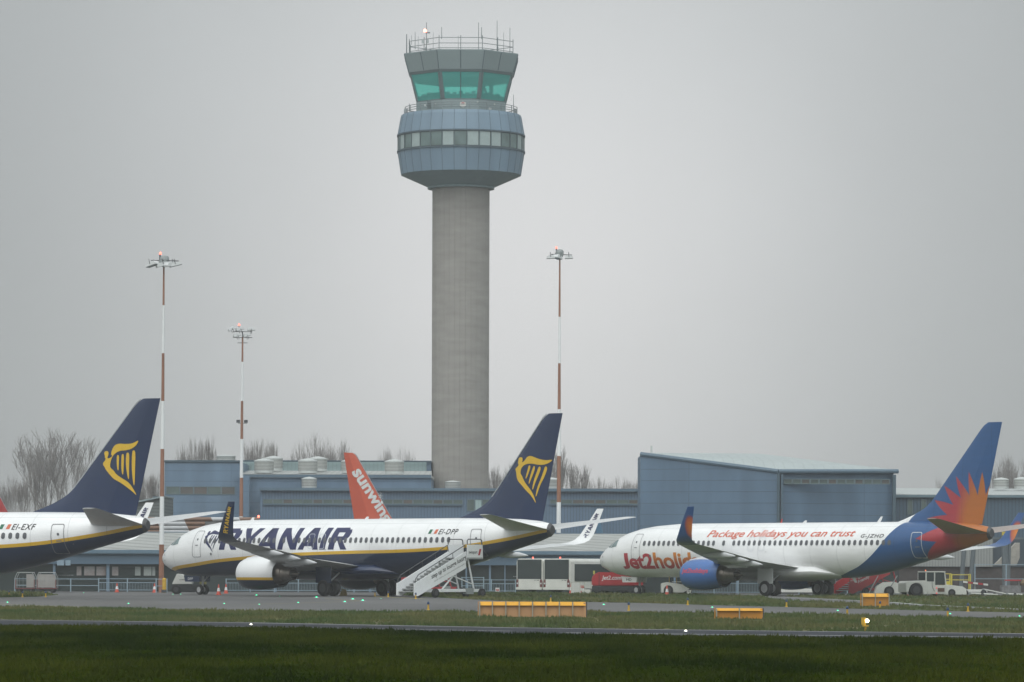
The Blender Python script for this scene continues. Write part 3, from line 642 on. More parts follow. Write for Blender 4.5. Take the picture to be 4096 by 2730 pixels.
def px2sz(u, v, pose, l=0.0):
    X0, Z0, th = pose; c, sn = math.cos(th), math.sin(th); du = (u - 2048) + ROLL * (v - HY); dv = (v - HY) - ROLL * (u - 2048)
    s = (du*(Z0 - l*c)/F - X0 + l*sn) / (c + du*sn/F); return (s, HC - dv*(Z0 - s*sn - l*c)/F)
HARP2 = [
 [(718,212),(745,208),(758,212),(764,222),(765,245),(757,262),(768,262),(790,240),(810,210),(830,196),(860,196),(890,208),(930,225),(980,238),(1020,240),(1070,232),(1050,255),(1020,275),(980,288),(940,290),(890,280),(850,275),(810,280),(780,293),(757,320),(748,350),(750,385),(765,400),(775,430),(800,480),(840,530),(870,580),(890,630),(905,698),(880,650),(850,600),(810,560),(770,510),(735,470),(715,440),(705,400),(697,350),(687,335),(692,325),(720,300),(722,280),(711,268),(715,250)],
 [(832,300),(840,292),(850,298),(850,320),(838,360),(820,410),(805,437),(802,425),(812,380),(822,340)],
 [(880,308),(888,300),(897,308),(897,330),(882,380),(858,440),(838,493),(833,480),(845,420),(862,360)],
 [(932,312),(943,305),(953,315),(952,340),(930,400),(900,470),(875,553),(868,540),(880,470),(905,390)],
 [(992,310),(1004,303),(1015,315),(1012,345),(985,420),(945,500),(905,628),(900,610),(915,530),(950,440),(975,370)]]
def jet_navy(loc, theta, label, group, reg, emb):
    r = airliner(loc, theta, label, group, 'navy')
    decal(letters_ryanair(), lambda a, b: skin(a, b, .010), 'lettering', INK, r, (7.75, 20.9, 3.20, 4.72), (0, 10))
    # harp on the nose (upright) and on the fin (leaning with the fin)
    NP = (-25.19, 290.44, .7509)
    polys = [[px2sz(600 + (500 + (x-687)*165/383)/2.353, 1950 + (405 + (y-195)*215/503)/2.353, NP, 1.85) for x, y in p] for p in HARP2]
    decal(poly_geo([smoothpoly(p, 2) for p in polys]), lambda a, b: skin(a, b, .012), 'emblem', INK, r, None, (0, 10), fit=False)
    P, ox, oy, k, pose = emb
    polys = [[px2sz(ox + x/k, oy + y/k, pose, .1) for x, y in p] for p in P]
    decal(poly_geo([smoothpoly(p, 2) for p in polys]), lambda a, b: fin_skin(a, b, .03), 'emblem', GOLD_P, r, None, (6, 10), fit=False)
    decal(text_geo(reg, .016, .25, 1.15), lambda a, b: skin(a, b, .012), 'registration', INKB, r, (29.1, 30.8, 4.22, 4.58), (0, 2))
    for k, m in enumerate((mat('flag_green', (0.02,0.13,0.07)), mat('flag_white', (.7,.7,.7)), mat('flag_orange', (0.55,0.13,0.06)))):
        decal(poly_geo([[(28.2+.25*k,4.26),(28.45+.25*k,4.26),(28.53+.25*k,4.56),(28.28+.25*k,4.56)]]), lambda a, b: skin(a, b, .012), 'flag', m, r, None, (0,2), fit=False)
    n, f = letters_ryanair()
    return r
EMB = (33.35, 38.05, 6.75, 9.82)
def wl_text(root, sg, m, x_off, flip=False, out=True):
    """wording running up the winglet"""
    vs, fs = letters_ryanair(); xm = max(p[0] for p in vs); L, H = 1.75, .40
    q = []
    for x, y in vs:
        t = x / xm; z = 4.15 + t * L; x0, c, l = wsurf(z); yy = (1 - y) if not flip else y
        q.append((x0 + c * .5 + (yy - .5) * H * (1.15 - .4*t), z))
    o = decal((q, fs), wlet_map(sg, .06 if out else -.06), 'lettering', m, root, None, (0, 6), fit=False); return o
ROOM = 1
# ------------------------------------------------------------------ the parked jets
TB, TC, TA = .7509, .8027, .4957
jetB = jet_navy((-25.19, 290.44, 0), TB, 'navy and white passenger jet at the middle stand, white boarding steps at its rear door', 'passenger jets parked on the apron', 'EI-DPP', (HARP2, 1800, 1750, 2.614, (-25.19, 290.44, TB)))
wl_text(jetB, -1, GOLD_P, 0)
wl_text(jetB, 1, INK, 0, out=False)
jetA = jet_navy((-55.65, 261.2, 0), TA, 'navy and white passenger jet of which only the rear half is in view', 'passenger jets parked on the apron', 'EI-EXF', (HARP, 0, 1550, 1.742, (-55.65, 261.2, TA)))
wl_text(jetA, 1, INK, 0, out=False)
jetC = airliner((6.85, 305.2, 0), TC, 'white passenger jet with a blue tail and an orange and red sunburst', 'passenger jets parked on the apron', 'sun')
GRAD = grad_mat()
PC = (6.85, 305.2, TC)
gx = lambda x: px2sz(2300 + x/2.353, 2250, PC, 1.6)[0]
decal(text_geo('J', .035), lambda a, b: skin(a, b, .012), 'lettering', LRED, jetC, (gx(440), gx(512), 1.93, 3.12), (0, 10))
decal(text_geo('et2', .03, 0.0, .95), lambda a, b: skin(a, b, .012), 'lettering', LRED, jetC, (gx(516), gx(748), 1.93, 3.10), (0, 10))
decal(text_geo('holidays', .03, 0.0, .97), lambda a, b: skin(a, b, .012), 'lettering', GRAD, jetC, (gx(754), gx(1345), 1.60, 3.17), (0, 10))
decal_words(text_geo('Package holidays you can trust', .012, .32), lambda a, b: skin(a, b, .012), 'lettering', LORG, jetC, (12.5, 26.9, 4.13, 4.80), (0, 4))
decal(text_geo('G-JZHD', .016, .2, 1.2), lambda a, b: skin(a, b, .012), 'registration', INKB, jetC, (27.5, 29.55, 4.12, 4.46), (0, 2))
def cowl_map(a, b):    # onto the outer side of the near engine
    r_ = interp(a, CPROF[2:]); q = max(-.98, min(.98, (b-1.52)/(r_*.96)))
    return (a, -4.83 - r_*1.02*math.sqrt(1-q*q) - .015, b)
decal(text_geo('Jet2holidays', .03), cowl_map, 'lettering', mat('cowl_lettering_red', (.5,.06,.12)), jetC, (14.1, 16.6, 1.55, 2.0), (3, 3))
for jet, x0, txt, m in ((jetB, 2.85, 'DPP', mat('lettering_white', (.6,.6,.62))), (jetC, 2.95, 'HD', INKB)):
    decal(text_geo(txt, .02), lambda a, b: (a, -.545, b), 'lettering', m, jet, (x0+.2, x0 + .75, 1.04, 1.22))
# orange-finned jet beyond the pier, nose the other way
TD = R(52)
def jet_far(uL, Y, label, livery, zoff, tail_u, theta, wings=True):
    """theta: heading turned away; placed so that its fin stands at tail_u"""
    rz = math.pi + theta; ex = Vector((math.cos(rz), math.sin(rz), 0)); P = W(tail_u, HY, Y); P.z = zoff
    loc = P - ex * 38.9
    o = airliner(loc, 0, label, 'jets beyond the low pier', livery, side=1, detail=False, wings=wings); o.rotation_euler = (0, 0, rz); return o
jetD = jet_far(0, 345, 'orange tailed jet parked beyond the low pier, its body hidden by the middle jet', 'orange', -.30, 1376, R(52))
jetE = jet_far(0, 345, 'red fin with a pale edge just peeping over the back of the leftmost jet', 'red', -.30, -138, R(60), False)
MW = mat('lettering_cream', (.72,.72,.70), .5)
def sun_text(jet, th, Y, tail_u):
    c, sn = math.cos(math.pi - th), -math.sin(math.pi - th)
    loc = jet.location; Mi = Matrix.Rotation(-jet.rotation_euler.z, 4, 'Z')
    def sz(u, v):      # where the sight line through a photo point meets the fin plane
        D = W(u, v, 1.0); D.z -= HC; o = Mi @ (Vector((0, 0, HC)) - loc); d = Mi @ D; t = -o.y / d.y; p = o + d * t; return Vector((p.x, p.z))
    P0 = sz(1403, 1889); P1 = sz(1535, 2100); top = (sz(1439, 1866) - P0) * .88; d = P1 - P0
    vs, fs = text_geo('sunwing', .035); xm = max(p[0] for p in vs)
    q = [tuple(P0 + d * (x / xm) + top * (y / .56)) for x, y in vs]
    decal((q, fs), lambda a, b: fin_skin(a, b, .03, 1), 'lettering', MW, jet, None, (8, 8), fit=False)
    c = sz(1519, 1986); c2 = sz(1519, 1975); sc = (c2 - c).length / 11 ; pol = []
    el = lambda a, r: (c.x + r*sc*.95*math.cos(a), c.y + r*sc*math.sin(a))
    decal(ring_geo([el(2*math.pi*i/16, 7.0) for i in range(16)], 2.6*sc), lambda a, b: fin_skin(a, b, .03, 1), 'emblem', MW, jet, None, fit=False)
    for i in range(9):
        a = 2*math.pi*i/9 + .2; pol.append([el(a-.06, 10), el(a+.06, 10), el(a+.05, 18), el(a-.05, 18)])
    decal(poly_geo(pol), lambda a, b: fin_skin(a, b, .03, 1), 'emblem', MW, jet, None, fit=False)
sun_text(jetD, R(52), 345, 1376)

# ------------------------------------------------------------------ buildings
BLUE = (0.105, 0.165, 0.235)
M_flat = lines_mat('blue_panels', BLUE, px=7.0, pz=1.05, wx=.008, wz=.05, dark=.72, var=.18)
M_rib = lines_mat('blue_ribbed', (0.095,0.15,0.22), px=.30, wx=.30, dark=.72, bump=.8)
M_trim = mat('blue_trim', (0.085,0.135,0.18), .5, var=.08)
M_trimd = mat('blue_trim_dark', (0.05,0.085,0.11), .5, var=.08)
M_roof = lines_mat('pale_roof', (0.36,0.37,0.36), px=.55, wx=.16, dark=.70, bump=.6, var=.12)
M_glass = glassy('dark_glass', (0.035,0.045,0.045), .12)
M_glass2 = mat('strip_glass', (0.060,0.085,0.080), .15, var=.3, scale=.25, rgb2=(0.12,0.16,0.15), spec=.6)
M_glassr = mat('strip_glass_brown', (0.085,0.085,0.08), .2, var=.3, scale=.35, rgb2=(0.13,0.10,0.09))
M_pale = lines_mat('pale_glazed_panel', (0.30,0.40,0.40), px=.42, wx=.08, dark=.72)
M_vent = lines_mat('white_louvre', (0.42,0.43,0.41), pz=.145, wz=.42, dark=.42, bump=1.0)
M_ventc = mat('vent_white', (0.46,0.48,0.47), .5, var=.06)
M_frame = mat('window_frame', (0.10,0.14,0.15), .5)
M_greyr = lines_mat('grey_louvre_wall', (0.13,0.145,0.14), pz=.30, wz=.35, dark=.6)
def strip_windows(parent, u0, u1, v0, v1, Y, n, mats, proud=.06):
    """a row of panes in a frame"""
    A, B = W(u0, v0, Y), W(u1, v1, Y); zt = W((u0+u1)/2, v0, Y).z; zb = W((u0+u1)/2, v1, Y).z; w = (B.x - A.x) / n
    for i in range(n):
        x0 = A.x + i*w; fr = MB(); t = .07
        fr.box(x0, x0+w-.02, Y-proud, Y-.003, zt-t, zt); fr.box(x0, x0+w-.02, Y-proud, Y-.003, zb, zb+t)
        fr.box(x0, x0+t, Y-proud, Y-.003, zb+t, zt-t); fr.box(x0+w-.02-t, x0+w-.02, Y-proud, Y-.003, zb+t, zt-t)
        f = fr.build('window', M_frame, parent)
        MB().box(x0+t, x0+w-.02-t, Y-proud*.5, Y-.004, zb+t, zt-t).build('pane', mats[i % len(mats)], f)
def wx(u, Y): return W(u, 2200, Y).x
def wz(v, Y, u=2048): return W(u, v, Y).z
def block(name, label, cat, u0, u1, vt, Y, depth, m, parent=None, base=0.0, roof=None, part='wall'):
    o = thing(name, (0,0,0), label, cat) if parent is None else parent
    MB().box(wx(u0, Y), wx(u1, Y), Y, Y + depth, base, wz(vt, Y, (u0+u1)/2)).build(part, m, o); return o
def gutter(parent, u0, u1, v0, v1, Y, m=None, proud=.35, name='gutter'):
    x0, x1 = wx(u0, Y), wx(u1, Y); z0, z1 = wz(v1, Y, (u0+u1)/2), wz(v0, Y, (u0+u1)/2)
    return MB().box(x0, x1, Y - proud, Y - .003, z0, z1).build(name, m or M_trim, parent, bevel=.05)

# tall flat-panelled block left of the middle mast
b = block('panelled_block', 'tall flat panelled blue block left of the tower with one strip of windows', 'building', 657, 959, 1847, 398, 18, M_flat)
gutter(b, 655, 961, 1842, 1851, 398, M_trimd, .15, 'parapet')
strip_windows(b, 664, 941, 1947, 1979, 398, 5, [M_glass2, M_glassr, M_glassr, M_glass2, M_glassr])
MB().box(wx(640,408), wx(657,408), 400, 412, 0, wz(1990,400)).build('side_wing', M_trimd, b)
# long blue block with roof vents
b = block('vented_block', 'long blue terminal block with a pale roof and round white roof vents', 'building', 960, 1724, 1912, 397, 16, M_flat)
gutter(b, 960, 1726, 1899, 1913, 397, M_trim, .3)
r = MB(); Y0, Y1 = 396.7, 410; r.add([(wx(960,Y0), Y0, wz(1899,Y0,1300)), (wx(1726,Y0), Y0, wz(1899,Y0,1300)), (wx(1726,Y1), Y1, wz(1884,Y1,1300)), (wx(960,Y1), Y1, wz(1884,Y1,1300))], [(0,1,2,3)])
r.box(wx(960,Y0), wx(1726,Y0), Y0+.01, Y1, wz(1912,Y0,1300)+.02, wz(1900.5,Y0,1300)); r.build('roof', M_roof, b)
MB().box(wx(960,411), wx(1706,411), 411, 412, 5, wz(1848,411,1340)).build('glazed_upstand', M_pale, b)
MB().box(wx(1706,411), wx(1724,411), 410.8, 414, 5, wz(1846,411,1715)).build('end_wall', M_flat, b)
gutter(b, 960, 1726, 1843, 1849, 410.7, M_trimd, .3, 'parapet')
gutter(b, 957, 999, 1905, 2140, 396.2, M_flat, .4, 'corner_bay')
# ribbed building behind
b = block('ribbed_terminal', 'long ribbed blue terminal wall with a continuous high strip of windows', 'building', 1040, 2563, 1965, 394, 2.4, M_rib)
gutter(b, 1036, 2566, 1954, 1967, 394, M_trim, .5)
strip_windows(b, 1052, 1852, 1998, 2017, 394, 20, [M_glass2, M_glass2, M_glassr])
strip_windows(b, 2200, 2560, 1999, 2017, 394, 8, [M_glass2, M_glass2, M_glassr, M_glassr, M_glassr])
strip_windows(b, 1868, 1960, 1998, 2045, 394, 3, [M_glass2, M_pale])
gutter(b, 1050, 1850, 2018, 2024, 394, M_trim, .2, 'sill')
gutter(b, 2200, 2560, 2018, 2024, 394, M_trim, .2, 'sill')
MB().box(wx(1040,399), wx(2563,399), 396.41, 405, 0, wz(1958,399)-.3).build('rear_wall', M_trim, b) if False else None
# roof ventilators, each its own thing
def ventilator(u, vt, vb, w, Y, label):
    c = W(u, vb, Y); r_ = w/2*Y/F; h = wz(vt, Y, u) - c.z
    o = thing('roof_ventilator', (c.x, Y, c.z), label, 'roof vent', 'round roof ventilators')
    MB().lathe([(r_*.97, 0), (r_*.97, h*.18)], n=28).build('base', M_ventc, o, smooth=True)
    MB().lathe([(r_, h*.18), (r_, h*.78)], n=28).build('louvres', M_vent, o, smooth=True)
    MB().lathe([(r_*1.04, h*.78), (r_*1.03, h*.85), (r_*.5, h*.95), (r_*.06, h*1.0)], n=28).build('cap', M_ventc, o, smooth=True)
    return o
for u, vt, vb, w, Y, lb in ((904,1820,1850,76,402,'white round ventilator just peeping over the top of the tall blue block'),
    (1056,1834,1893,78,400,'larger front ventilator of the leftmost pair on the long pale roof'),(1094,1824,1885,74,405,'rear ventilator of the leftmost pair on the long pale roof'),
    (1231,1834,1894,77,400,'front ventilator of the pair midway along the long pale roof'),(1272,1826,1886,74,405,'rear ventilator of the pair midway along the long pale roof'),
    (1402,1836,1894,74,400,'round ventilator half hidden by the orange tail fin'),(1577,1837,1897,77,400,'single round ventilator between the orange fin and the tower'),
    (1237,1908,1956,61,395.3,'small louvred ventilator in front of the flat blue wall'),(1811,1923,1957,62,395.3,'small ventilator at the foot of the tower shaft'),
    (2209,1911,1957,66,395.3,'small ventilator beside the navy fin and the right hand mast')):
    ventilator(u, vt, vb, w, Y, lb)
# control tower
TY = 412.0; K = TY / F; tcx = W(1839.4,2277,TY).x ; TW = thing('control_tower', (W(1839.4,2277,TY).x, TY, 0), 'tall concrete control tower with a blue round pod and green glazed cab', 'control tower')
tz = lambda v: W(1843, v, TY).z
M_conc = mat('tower_concrete', (0.225,0.212,0.195), .9, scale=.5, contrast=.8, rgb2=(0.31,0.294,0.272), stretch=(.8,.8,3.2), bump=.2, detail=8)
M_band = mat('pod_panels', (0.15,0.22,0.285), .5, var=.12, scale=.5, stretch=(1,1,.2), detail=6)
M_under = mat('pod_underside', (0.17,0.23,0.24), .6)
M_cabw = mat('cab_fascia', (0.20,0.25,0.255), .55, var=.05, scale=.4)
M_cabd = mat('cab_frame', (0.10,0.135,0.14), .6)
M_joint = mat('panel_joint', (0.06,0.09,0.11), .7)
CYC = (0, 0)
rS = 114.5 * K
prof = [(0, rS), (tz(758), rS)]
sh = MB(); rings = []
for z, r_ in prof:
    rg = []
    for i in range(32):
        a0 = 2*math.pi*i/32
        for da, rr in ((0.0, .988), (.02, 1.0), (2*math.pi/32 - .02, 1.0)): rg.append((r_*rr*math.cos(a0+da), r_*rr*math.sin(a0+da), z))
    rings.append(rg)
sh.loft(rings).build('shaft', M_conc, TW)
def ring32(name, P, m, parent=TW, n=32, rot=None, smooth=False, caps=True):
    return MB().lathe([(r_*K, tz(v)) for r_, v in P], n=n, rot=R(90) + (math.pi/n if rot is None else rot), caps=caps).build(name, m, parent, smooth=smooth)
ring32('collar', [(134,758),(134,750.5)], M_under)
ring32('pod_underside', [(133,750.4),(240,703)], M_under)
ring32('window_band', [(250,611.9),(250,547)], M_glass)
for nm, P in (('pod_lower_wall', [(240,702.9),(254,612)]), ('pod_upper_wall', [(255,546.9),(242,475),(238,464),(150,463.9)])):
    jt = MB().lathe([(r_*K, tz(v)) for r_, v in P], n=32, rot=R(90) + math.pi/32)
    for i in range(32):
        a = R(90) + math.pi/32 + 2*math.pi*i/32
        for (r0, v0), (r1, v1) in zip(P[:-1], P[1:3]):
            jt.cyl((r0*K*math.cos(a), r0*K*math.sin(a), tz(v0)), (r1*K*math.cos(a), r1*K*math.sin(a), tz(v1)), .022, .022, 5, 1)
    jt.build(nm, [M_band, M_joint], TW)
tr = MB()
for v in (546.5, 611.5): tr.lathe([(256*K, tz(v)-.08), (257.5*K, tz(v)-.08), (257.5*K, tz(v)+.08), (256*K, tz(v)+.08)], n=32, rot=R(90)+math.pi/32)
tr.build('band_trim', M_joint, TW)
M_blind = mat('window_blind', (0.30,0.365,0.36), .35, var=.08, scale=1.5)
M_pdark = mat('pod_glass', (0.11,0.16,0.155), .15, var=.25, scale=.8, spec=.6)
blinds = {14,12,9,8,7,19,18,22,4}
for i in range(32):
    a0 = -math.pi/2 + (i - 12.5) * 2*math.pi/32; a1 = a0 + 2*math.pi/32
    q = lambda t, rr: (rr*K*math.cos(a0+(a1-a0)*t), rr*K*math.sin(a0+(a1-a0)*t))
    def slab(name, t0, t1, zb, zt, rr, m, par):
        (xa, ya), (xb, yb), (xc, yc), (xd, yd) = q(t0, rr), q(t1, rr), q(t1, rr-1.5), q(t0, rr-1.5)
        return MB().loft([[(xa,ya,zb),(xb,yb,zb),(xc,yc,zb),(xd,yd,zb)], [(xa,ya,zt),(xb,yb,zt),(xc,yc,zt),(xd,yd,zt)]]).build(name, m, par)
    f = slab('window', 0, .07, tz(611), tz(548), 255.2, M_frame, TW)
    slab('pane', .08, .96, tz(606), tz(551), 252.5, M_blind if i in {4,6,8,11,13,14,15,18,1,25,22} else M_pdark, f)
# cab: octagon
def octo(name, P, m, parent=TW, caps=True): return MB().lathe([(r_*K/math.cos(math.pi/8), tz(v)) for r_, v in P], n=8, rot=R(90)+math.pi/8, caps=caps).build(name, m, parent)
octo('plinth', [(178,463.5),(178,420)], M_cabw)
octo('plinth_trim', [(176,419.9),(176,415)], M_cabd)
octo('cab_fascia', [(207,302),(226.5,231),(226.5,227)], M_cabw)
octo('cab_soffit', [(203,312),(206.5,302.1)], M_cabd)
octo('cab_head', [(196,322),(201,312.1)], M_cabd)
M_teal = glassy('cab_glass', (0.13,0.62,0.56), .2, .60, (0.46,0.95,0.86))
cg = MB().lathe([(174.5*K/math.cos(math.pi/8), tz(414.9)), (201*K/math.cos(math.pi/8), tz(312))], n=8, rot=R(90)+math.pi/8, caps=False)
cg.build('cab_glazing', M_teal, TW)
octo('cab_ceiling', [(189,326),(189,324)], mat('ceiling_pale', (.75,.75,.72), .8))
octo('cab_floor', [(172,414),(172,412)], mat('cab_floor', (.12,.16,.15), .8))
dk = MB()
for i in range(8):
    a = -math.pi/2 + i*math.pi/4; M = Matrix.Rotation(a + math.pi/2, 4, 'Z')
    dk.box(-1.7, 1.7, -4.35, -3.5, tz(412), tz(396), 0, M)
    for k in range(5): dk.box(-1.5+k*.65, -1.1+k*.65, -4.1, -3.9, tz(396)+.001, tz(396) + random.uniform(.15,.42), 0, M)
dk.build('control_desks', mat('desk_dark', (.025,.05,.048), .6), TW)
for i in range(8):
    a = R(90) + math.pi/8 + i*math.pi/4
    if i % 2 == 0 or True:
        m_ = MB(); r0, r1 = 172*K/math.cos(math.pi/8), 197*K/math.cos(math.pi/8); w = .24 if i in (3, 4, 7, 0) else .16
        m_.cyl((r0*math.cos(a), r0*math.sin(a), tz(414)), (r1*math.cos(a), r1*math.sin(a), tz(313)), w, w, 8); m_.build('cab_column', M_cabd, TW)
m_ = MB()
for x in (-1.95, 0, ): m_.cyl((x, -174.7*K, tz(414)), (x, -200.7*K, tz(313)), .045, .045, 6)
m_.build('glazing_bar', M_joint, TW)
MB().box(2.9, 3.3, -2.3, -1.9, tz(414), tz(325)).build('inner_column', M_cabd, TW)
MB().box(2.3, 4.1, -2.6, -1.6, tz(328), tz(313)).build('ceiling_unit', M_cabd, TW)
# logo disc, doors and boxes on the plinth
m_ = MB(); m_.cyl((.10*0+ (1852-1843)*K, -178.2*K, tz(439)), ((1852-1843)*K, -181*K, tz(439)), 12.3*K, 12.3*K, 28); dsc = m_.build('round_sign', mat('sign_cream', (.58,.56,.52), .5), TW)
xs_, zs_ = (1852-1843)*K, tz(433)
m_ = MB(); 
for (a,b_,c,d) in ((-.13,.13,.09,.13),(-.13,.13,-.13,-.09),(-.13,-.09,-.09,.09),(.09,.13,-.09,.09),(-.05,.05,-.05,.05)): m_.box(xs_+a, xs_+b_, -181.6*K, -181.1*K, zs_+c, zs_+d)
m_.build('sign_mark', LRED, dsc)
MB().box((1710-1843)*K, (1727-1843)*K, -179.5*K, -178.1*K, tz(457), tz(427)).build('plinth_door', M_cabd, TW)
for u, v, w in ((1702,443,6),(1743,439,5),(1910,430,6),(1977,438,5),(1960,455,11)):
    MB().box((u-w/2-1843)*K, (u+w/2-1843)*K, -182*K, -178.1*K, tz(v+w/2.2), tz(v-w/2.2)).build('wall_box', M_ventc, TW)
M_rail = mat('rail_steel', (.16,.19,.195), .6)
def rail_ring(name, r_, vb, vts, n, rad=.035, posts=None, loop=False):
    m_ = MB(); P = []
    for i in range(n): a = R(90)+math.pi/n + 2*math.pi*i/n; P.append((r_*K*math.cos(a), r_*K*math.sin(a)))
    for v in vts:
        for i in range(n): m_.cyl((*P[i], tz(v)), (*P[(i+1) % n], tz(v)), rad, rad, 5)
    for i in range(n):
        for t in ((0,) if n > 8 else (0, .5)):
            x = P[i][0] + (P[(i+1)%n][0]-P[i][0])*t; y = P[i][1] + (P[(i+1)%n][1]-P[i][1])*t
            m_.cyl((x, y, tz(vb)), (x, y, tz(vts[0]) + (.22 if n == 8 else 0)), rad*1.1, rad*1.1, 5)
    return m_.build(name, M_rail, TW)
rail_ring('roof_railing', 222/ math.cos(math.pi/8)*.93, 227.2, (178, 200, 219), 8)
jf = MB()
for i in range(8):
    a = -math.pi/2 + i*math.pi/4; M = Matrix.Rotation(a + math.pi/2, 4, 'Z')
    for x in (0.0, -2.41):
        jf.cyl(tuple(M @ Vector((x*.93 if x else 0, -208*K, tz(300)))), tuple(M @ Vector((x, -227*K, tz(231)))), .035, .035, 5)
jf.build('fascia_joints', M_joint, TW)
rail_ring('balcony_railing', 226, 463.5, (434, 443, 452), 20)
# antennas on the cab roof
for u, vt, vb, r_, rr in ((1624,138,226,.05,210),(1643,142,180,.02,190),(1659,136,205,.028,190),(1670,147,205,.02,150),(1706,110,222,.035,195),(1730,131,215,.02,90),(1767,133,180,.03,190),(1831,152,215,.02,60),(1913,115,222,.03,190),(1925,134,180,.035,200),(1986,100,222,.03,190),(2012,130,215,.02,90),(2037,111,222,.03,190)):
    x = (u - 1843)*K; rr = max(0, (rr*rr - ((u-1843))**2)) ** .5; m_ = MB(); m_.cyl((x, -rr*K, tz(vb)), (x, -rr*K, tz(vt)), r_*1.4, r_, 6); m_.build('antenna', M_rail, TW)
for u, vt, vb in ((2052,380,440),(1636,417,462)):
    x = (u-1843)*K; m_ = MB(); m_.cyl((x, -.2, tz(vb)), (x, -.2, tz(vt)), .035, .03, 6); m_.build('antenna', M_rail, TW)
def beacon(parent, p, r_, strength=9.0, name='red_lamp', rgb=(1.0,.16,.10)):
    m_ = MB(); m_.lathe([(r_*.9, p[2]), (r_, p[2]+r_*.8), (r_*.8, p[2]+r_*1.6), (r_*.3, p[2]+r_*2)], c=(p[0], p[1]), n=12)
    return m_.build(name, mat('lamp_red_lit_%d' % int(strength*10), (.8,.1,.08), .4, emit=(*rgb, strength)), parent, smooth=True)
beacon(TW, ((1701-1843)*K, -4.4, tz(152)), .15, 14)
m_ = MB(); m_.box((1703-1843)*K, (1721-1843)*K, -4.5, -4.3, tz(157), tz(153)); m_.build('lamp_bracket', M_rail, TW)
for u, w in ((1693,10),(1712,8)): MB().box((u-w/2-1843)*K, (u+w/2-1843)*K, -4.9, -4.7, tz(199), tz(183)).build('dish_panel', mat('panel_grey', (.35,.38,.38), .5), TW)
for u in (1622, 2058):
    MB().box((u-7-1843)*K, (u+7-1843)*K, -1.4, -.9, tz(460), tz(442)).build('balcony_unit', mat('unit_grey', (.30,.32,.33), .5), TW, bevel=.05)
# pier: low terminal with the pale sloping roof
PY = 322.0
M_pier = mat('pier_fascia', (0.075,0.125,0.175), .5, var=.08, scale=.3)
M_pierd = mat('pier_soffit', (0.045,0.07,0.095), .6)
pr = thing('low_pier', (0,0,0), 'low terminal pier with a pale ribbed roof and blue fascia behind the jets', 'building')
def pier_roof(u0, u1, ve, vr, Y0, Y1, name='roof'):
    P = [W(u0, ve, Y0), W(u1, ve, Y0), W(u1, vr, Y1), W(u0, vr, Y1)]; z0 = W((u0+u1)/2, ve, Y0).z; z1 = W((u0+u1)/2, vr, Y1).z
    m_ = MB(); m_.loft([[(P[0].x, Y0, z0-.12), (P[0].x, Y0, z0), (P[0].x, Y1, z1), (P[0].x, Y1, z1-.12)], [(P[1].x, Y0, z0-.12), (P[1].x, Y0, z0), (P[1].x, Y1, z1), (P[1].x, Y1, z1-.12)]])
    o = m_.build(name, M_roofd, pr); return o
def roof_diag(name, rgb):
    m = mat(name, rgb, .55, var=.12, scale=.3); t = m.node_tree; b = t.nodes['Principled BSDF']; src = b.inputs['Base Color'].links[0].from_socket
    tcn = N(t, 'ShaderNodeTexCoord'); sp = N(t, 'ShaderNodeSeparateXYZ'); t.links.new(tcn.outputs['Object'], sp.inputs[0])
    q = mth(t, 'MULTIPLY_ADD', sp.outputs[0], .80, mth(t, 'MULTIPLY_ADD', sp.outputs[1], 1.0, 200.0))
    ln = mth(t, 'LESS_THAN', mth(t, 'FRACT', mth(t, 'MULTIPLY', q, 1/3.0)), .25)
    sc = N(t, 'ShaderNodeVectorMath', operation='SCALE'); t.links.new(src, sc.inputs[0]); t.links.new(mth(t, 'MULTIPLY_ADD', ln, -.38, 1.0), sc.inputs['Scale']); t.links.new(sc.outputs[0], b.inputs['Base Color']); return m
M_roofd = roof_diag('pier_roof_ribs', (0.33,0.335,0.32))
pier_roof(-300, 3600, 2206, 2134, PY, 341)
x0, x1 = wx(-300, PY), wx(3600, PY); ze = wz(2206, PY)
MB().box(x0, x1, PY-.25, PY-.02, wz(2222,PY), ze+.02).build('gutter', mat('gutter_blue', (0.10,0.16,0.21), .45), pr, bevel=.06)
MB().box(x0, x1, PY+.1, PY+.35, wz(2262,PY), wz(2222,PY)-.003).build('fascia', M_pier, pr)
MB().box(x0, x1, PY+.8, PY+1.0, 0, wz(2262,PY)-.003).build('glass_wall', M_glass, pr)
MB().box(x0, x1, 341.05, 341.3, 0, 5.0).build('rear_wall', M_pier, pr)
M_post = mat('pier_post', (0.12,0.18,0.24), .5)
for u, w in ((215,10),(430,12),(640,10),(805,8),(1100,10),(1290,10),(1480,10),(1690,8),(1865,6),(1960,8),(2020,5),(2120,6),(2400,8),(2700,8),(2950,8),(3300,10)):
    MB().box(wx(u-w/2,PY), wx(u+w/2,PY), PY+.36, PY+.62, 0, wz(2262,PY)-.004).build('post', M_post, pr)
M_refl = mat('warm_reflection', (0.20,0.15,0.14), .25, scale=.8, rgb2=(0.33,0.33,0.32), contrast=1.4)  # warm and pale reflections in the pier glass, painted as pane colours
M_refl2 = mat('pale_reflection', (0.22,0.25,0.24), .25, scale=.8, rgb2=(0.34,0.37,0.35))
for u0, u1, mm in ((303,322,M_refl),(333,375,M_refl),(382,420,M_refl),(537,559,M_refl2),(572,603,M_refl2),(606,618,M_refl2),(445,470,M_refl)):
    MB().box(wx(u0,PY), wx(u1,PY), PY+.70, PY+.79, wz(2308,PY), wz(2272,PY)).build('window', mm, pr)
for u0, u1 in ((228,256),(262,282)): MB().box(wx(u0,PY), wx(u1,PY), PY+.0, PY+.08, wz(2268,PY), wz(2247,PY)).build('sign_panel', mat('panel_blue_pale', (.22,.30,.36), .4), pr)
dts = MB()
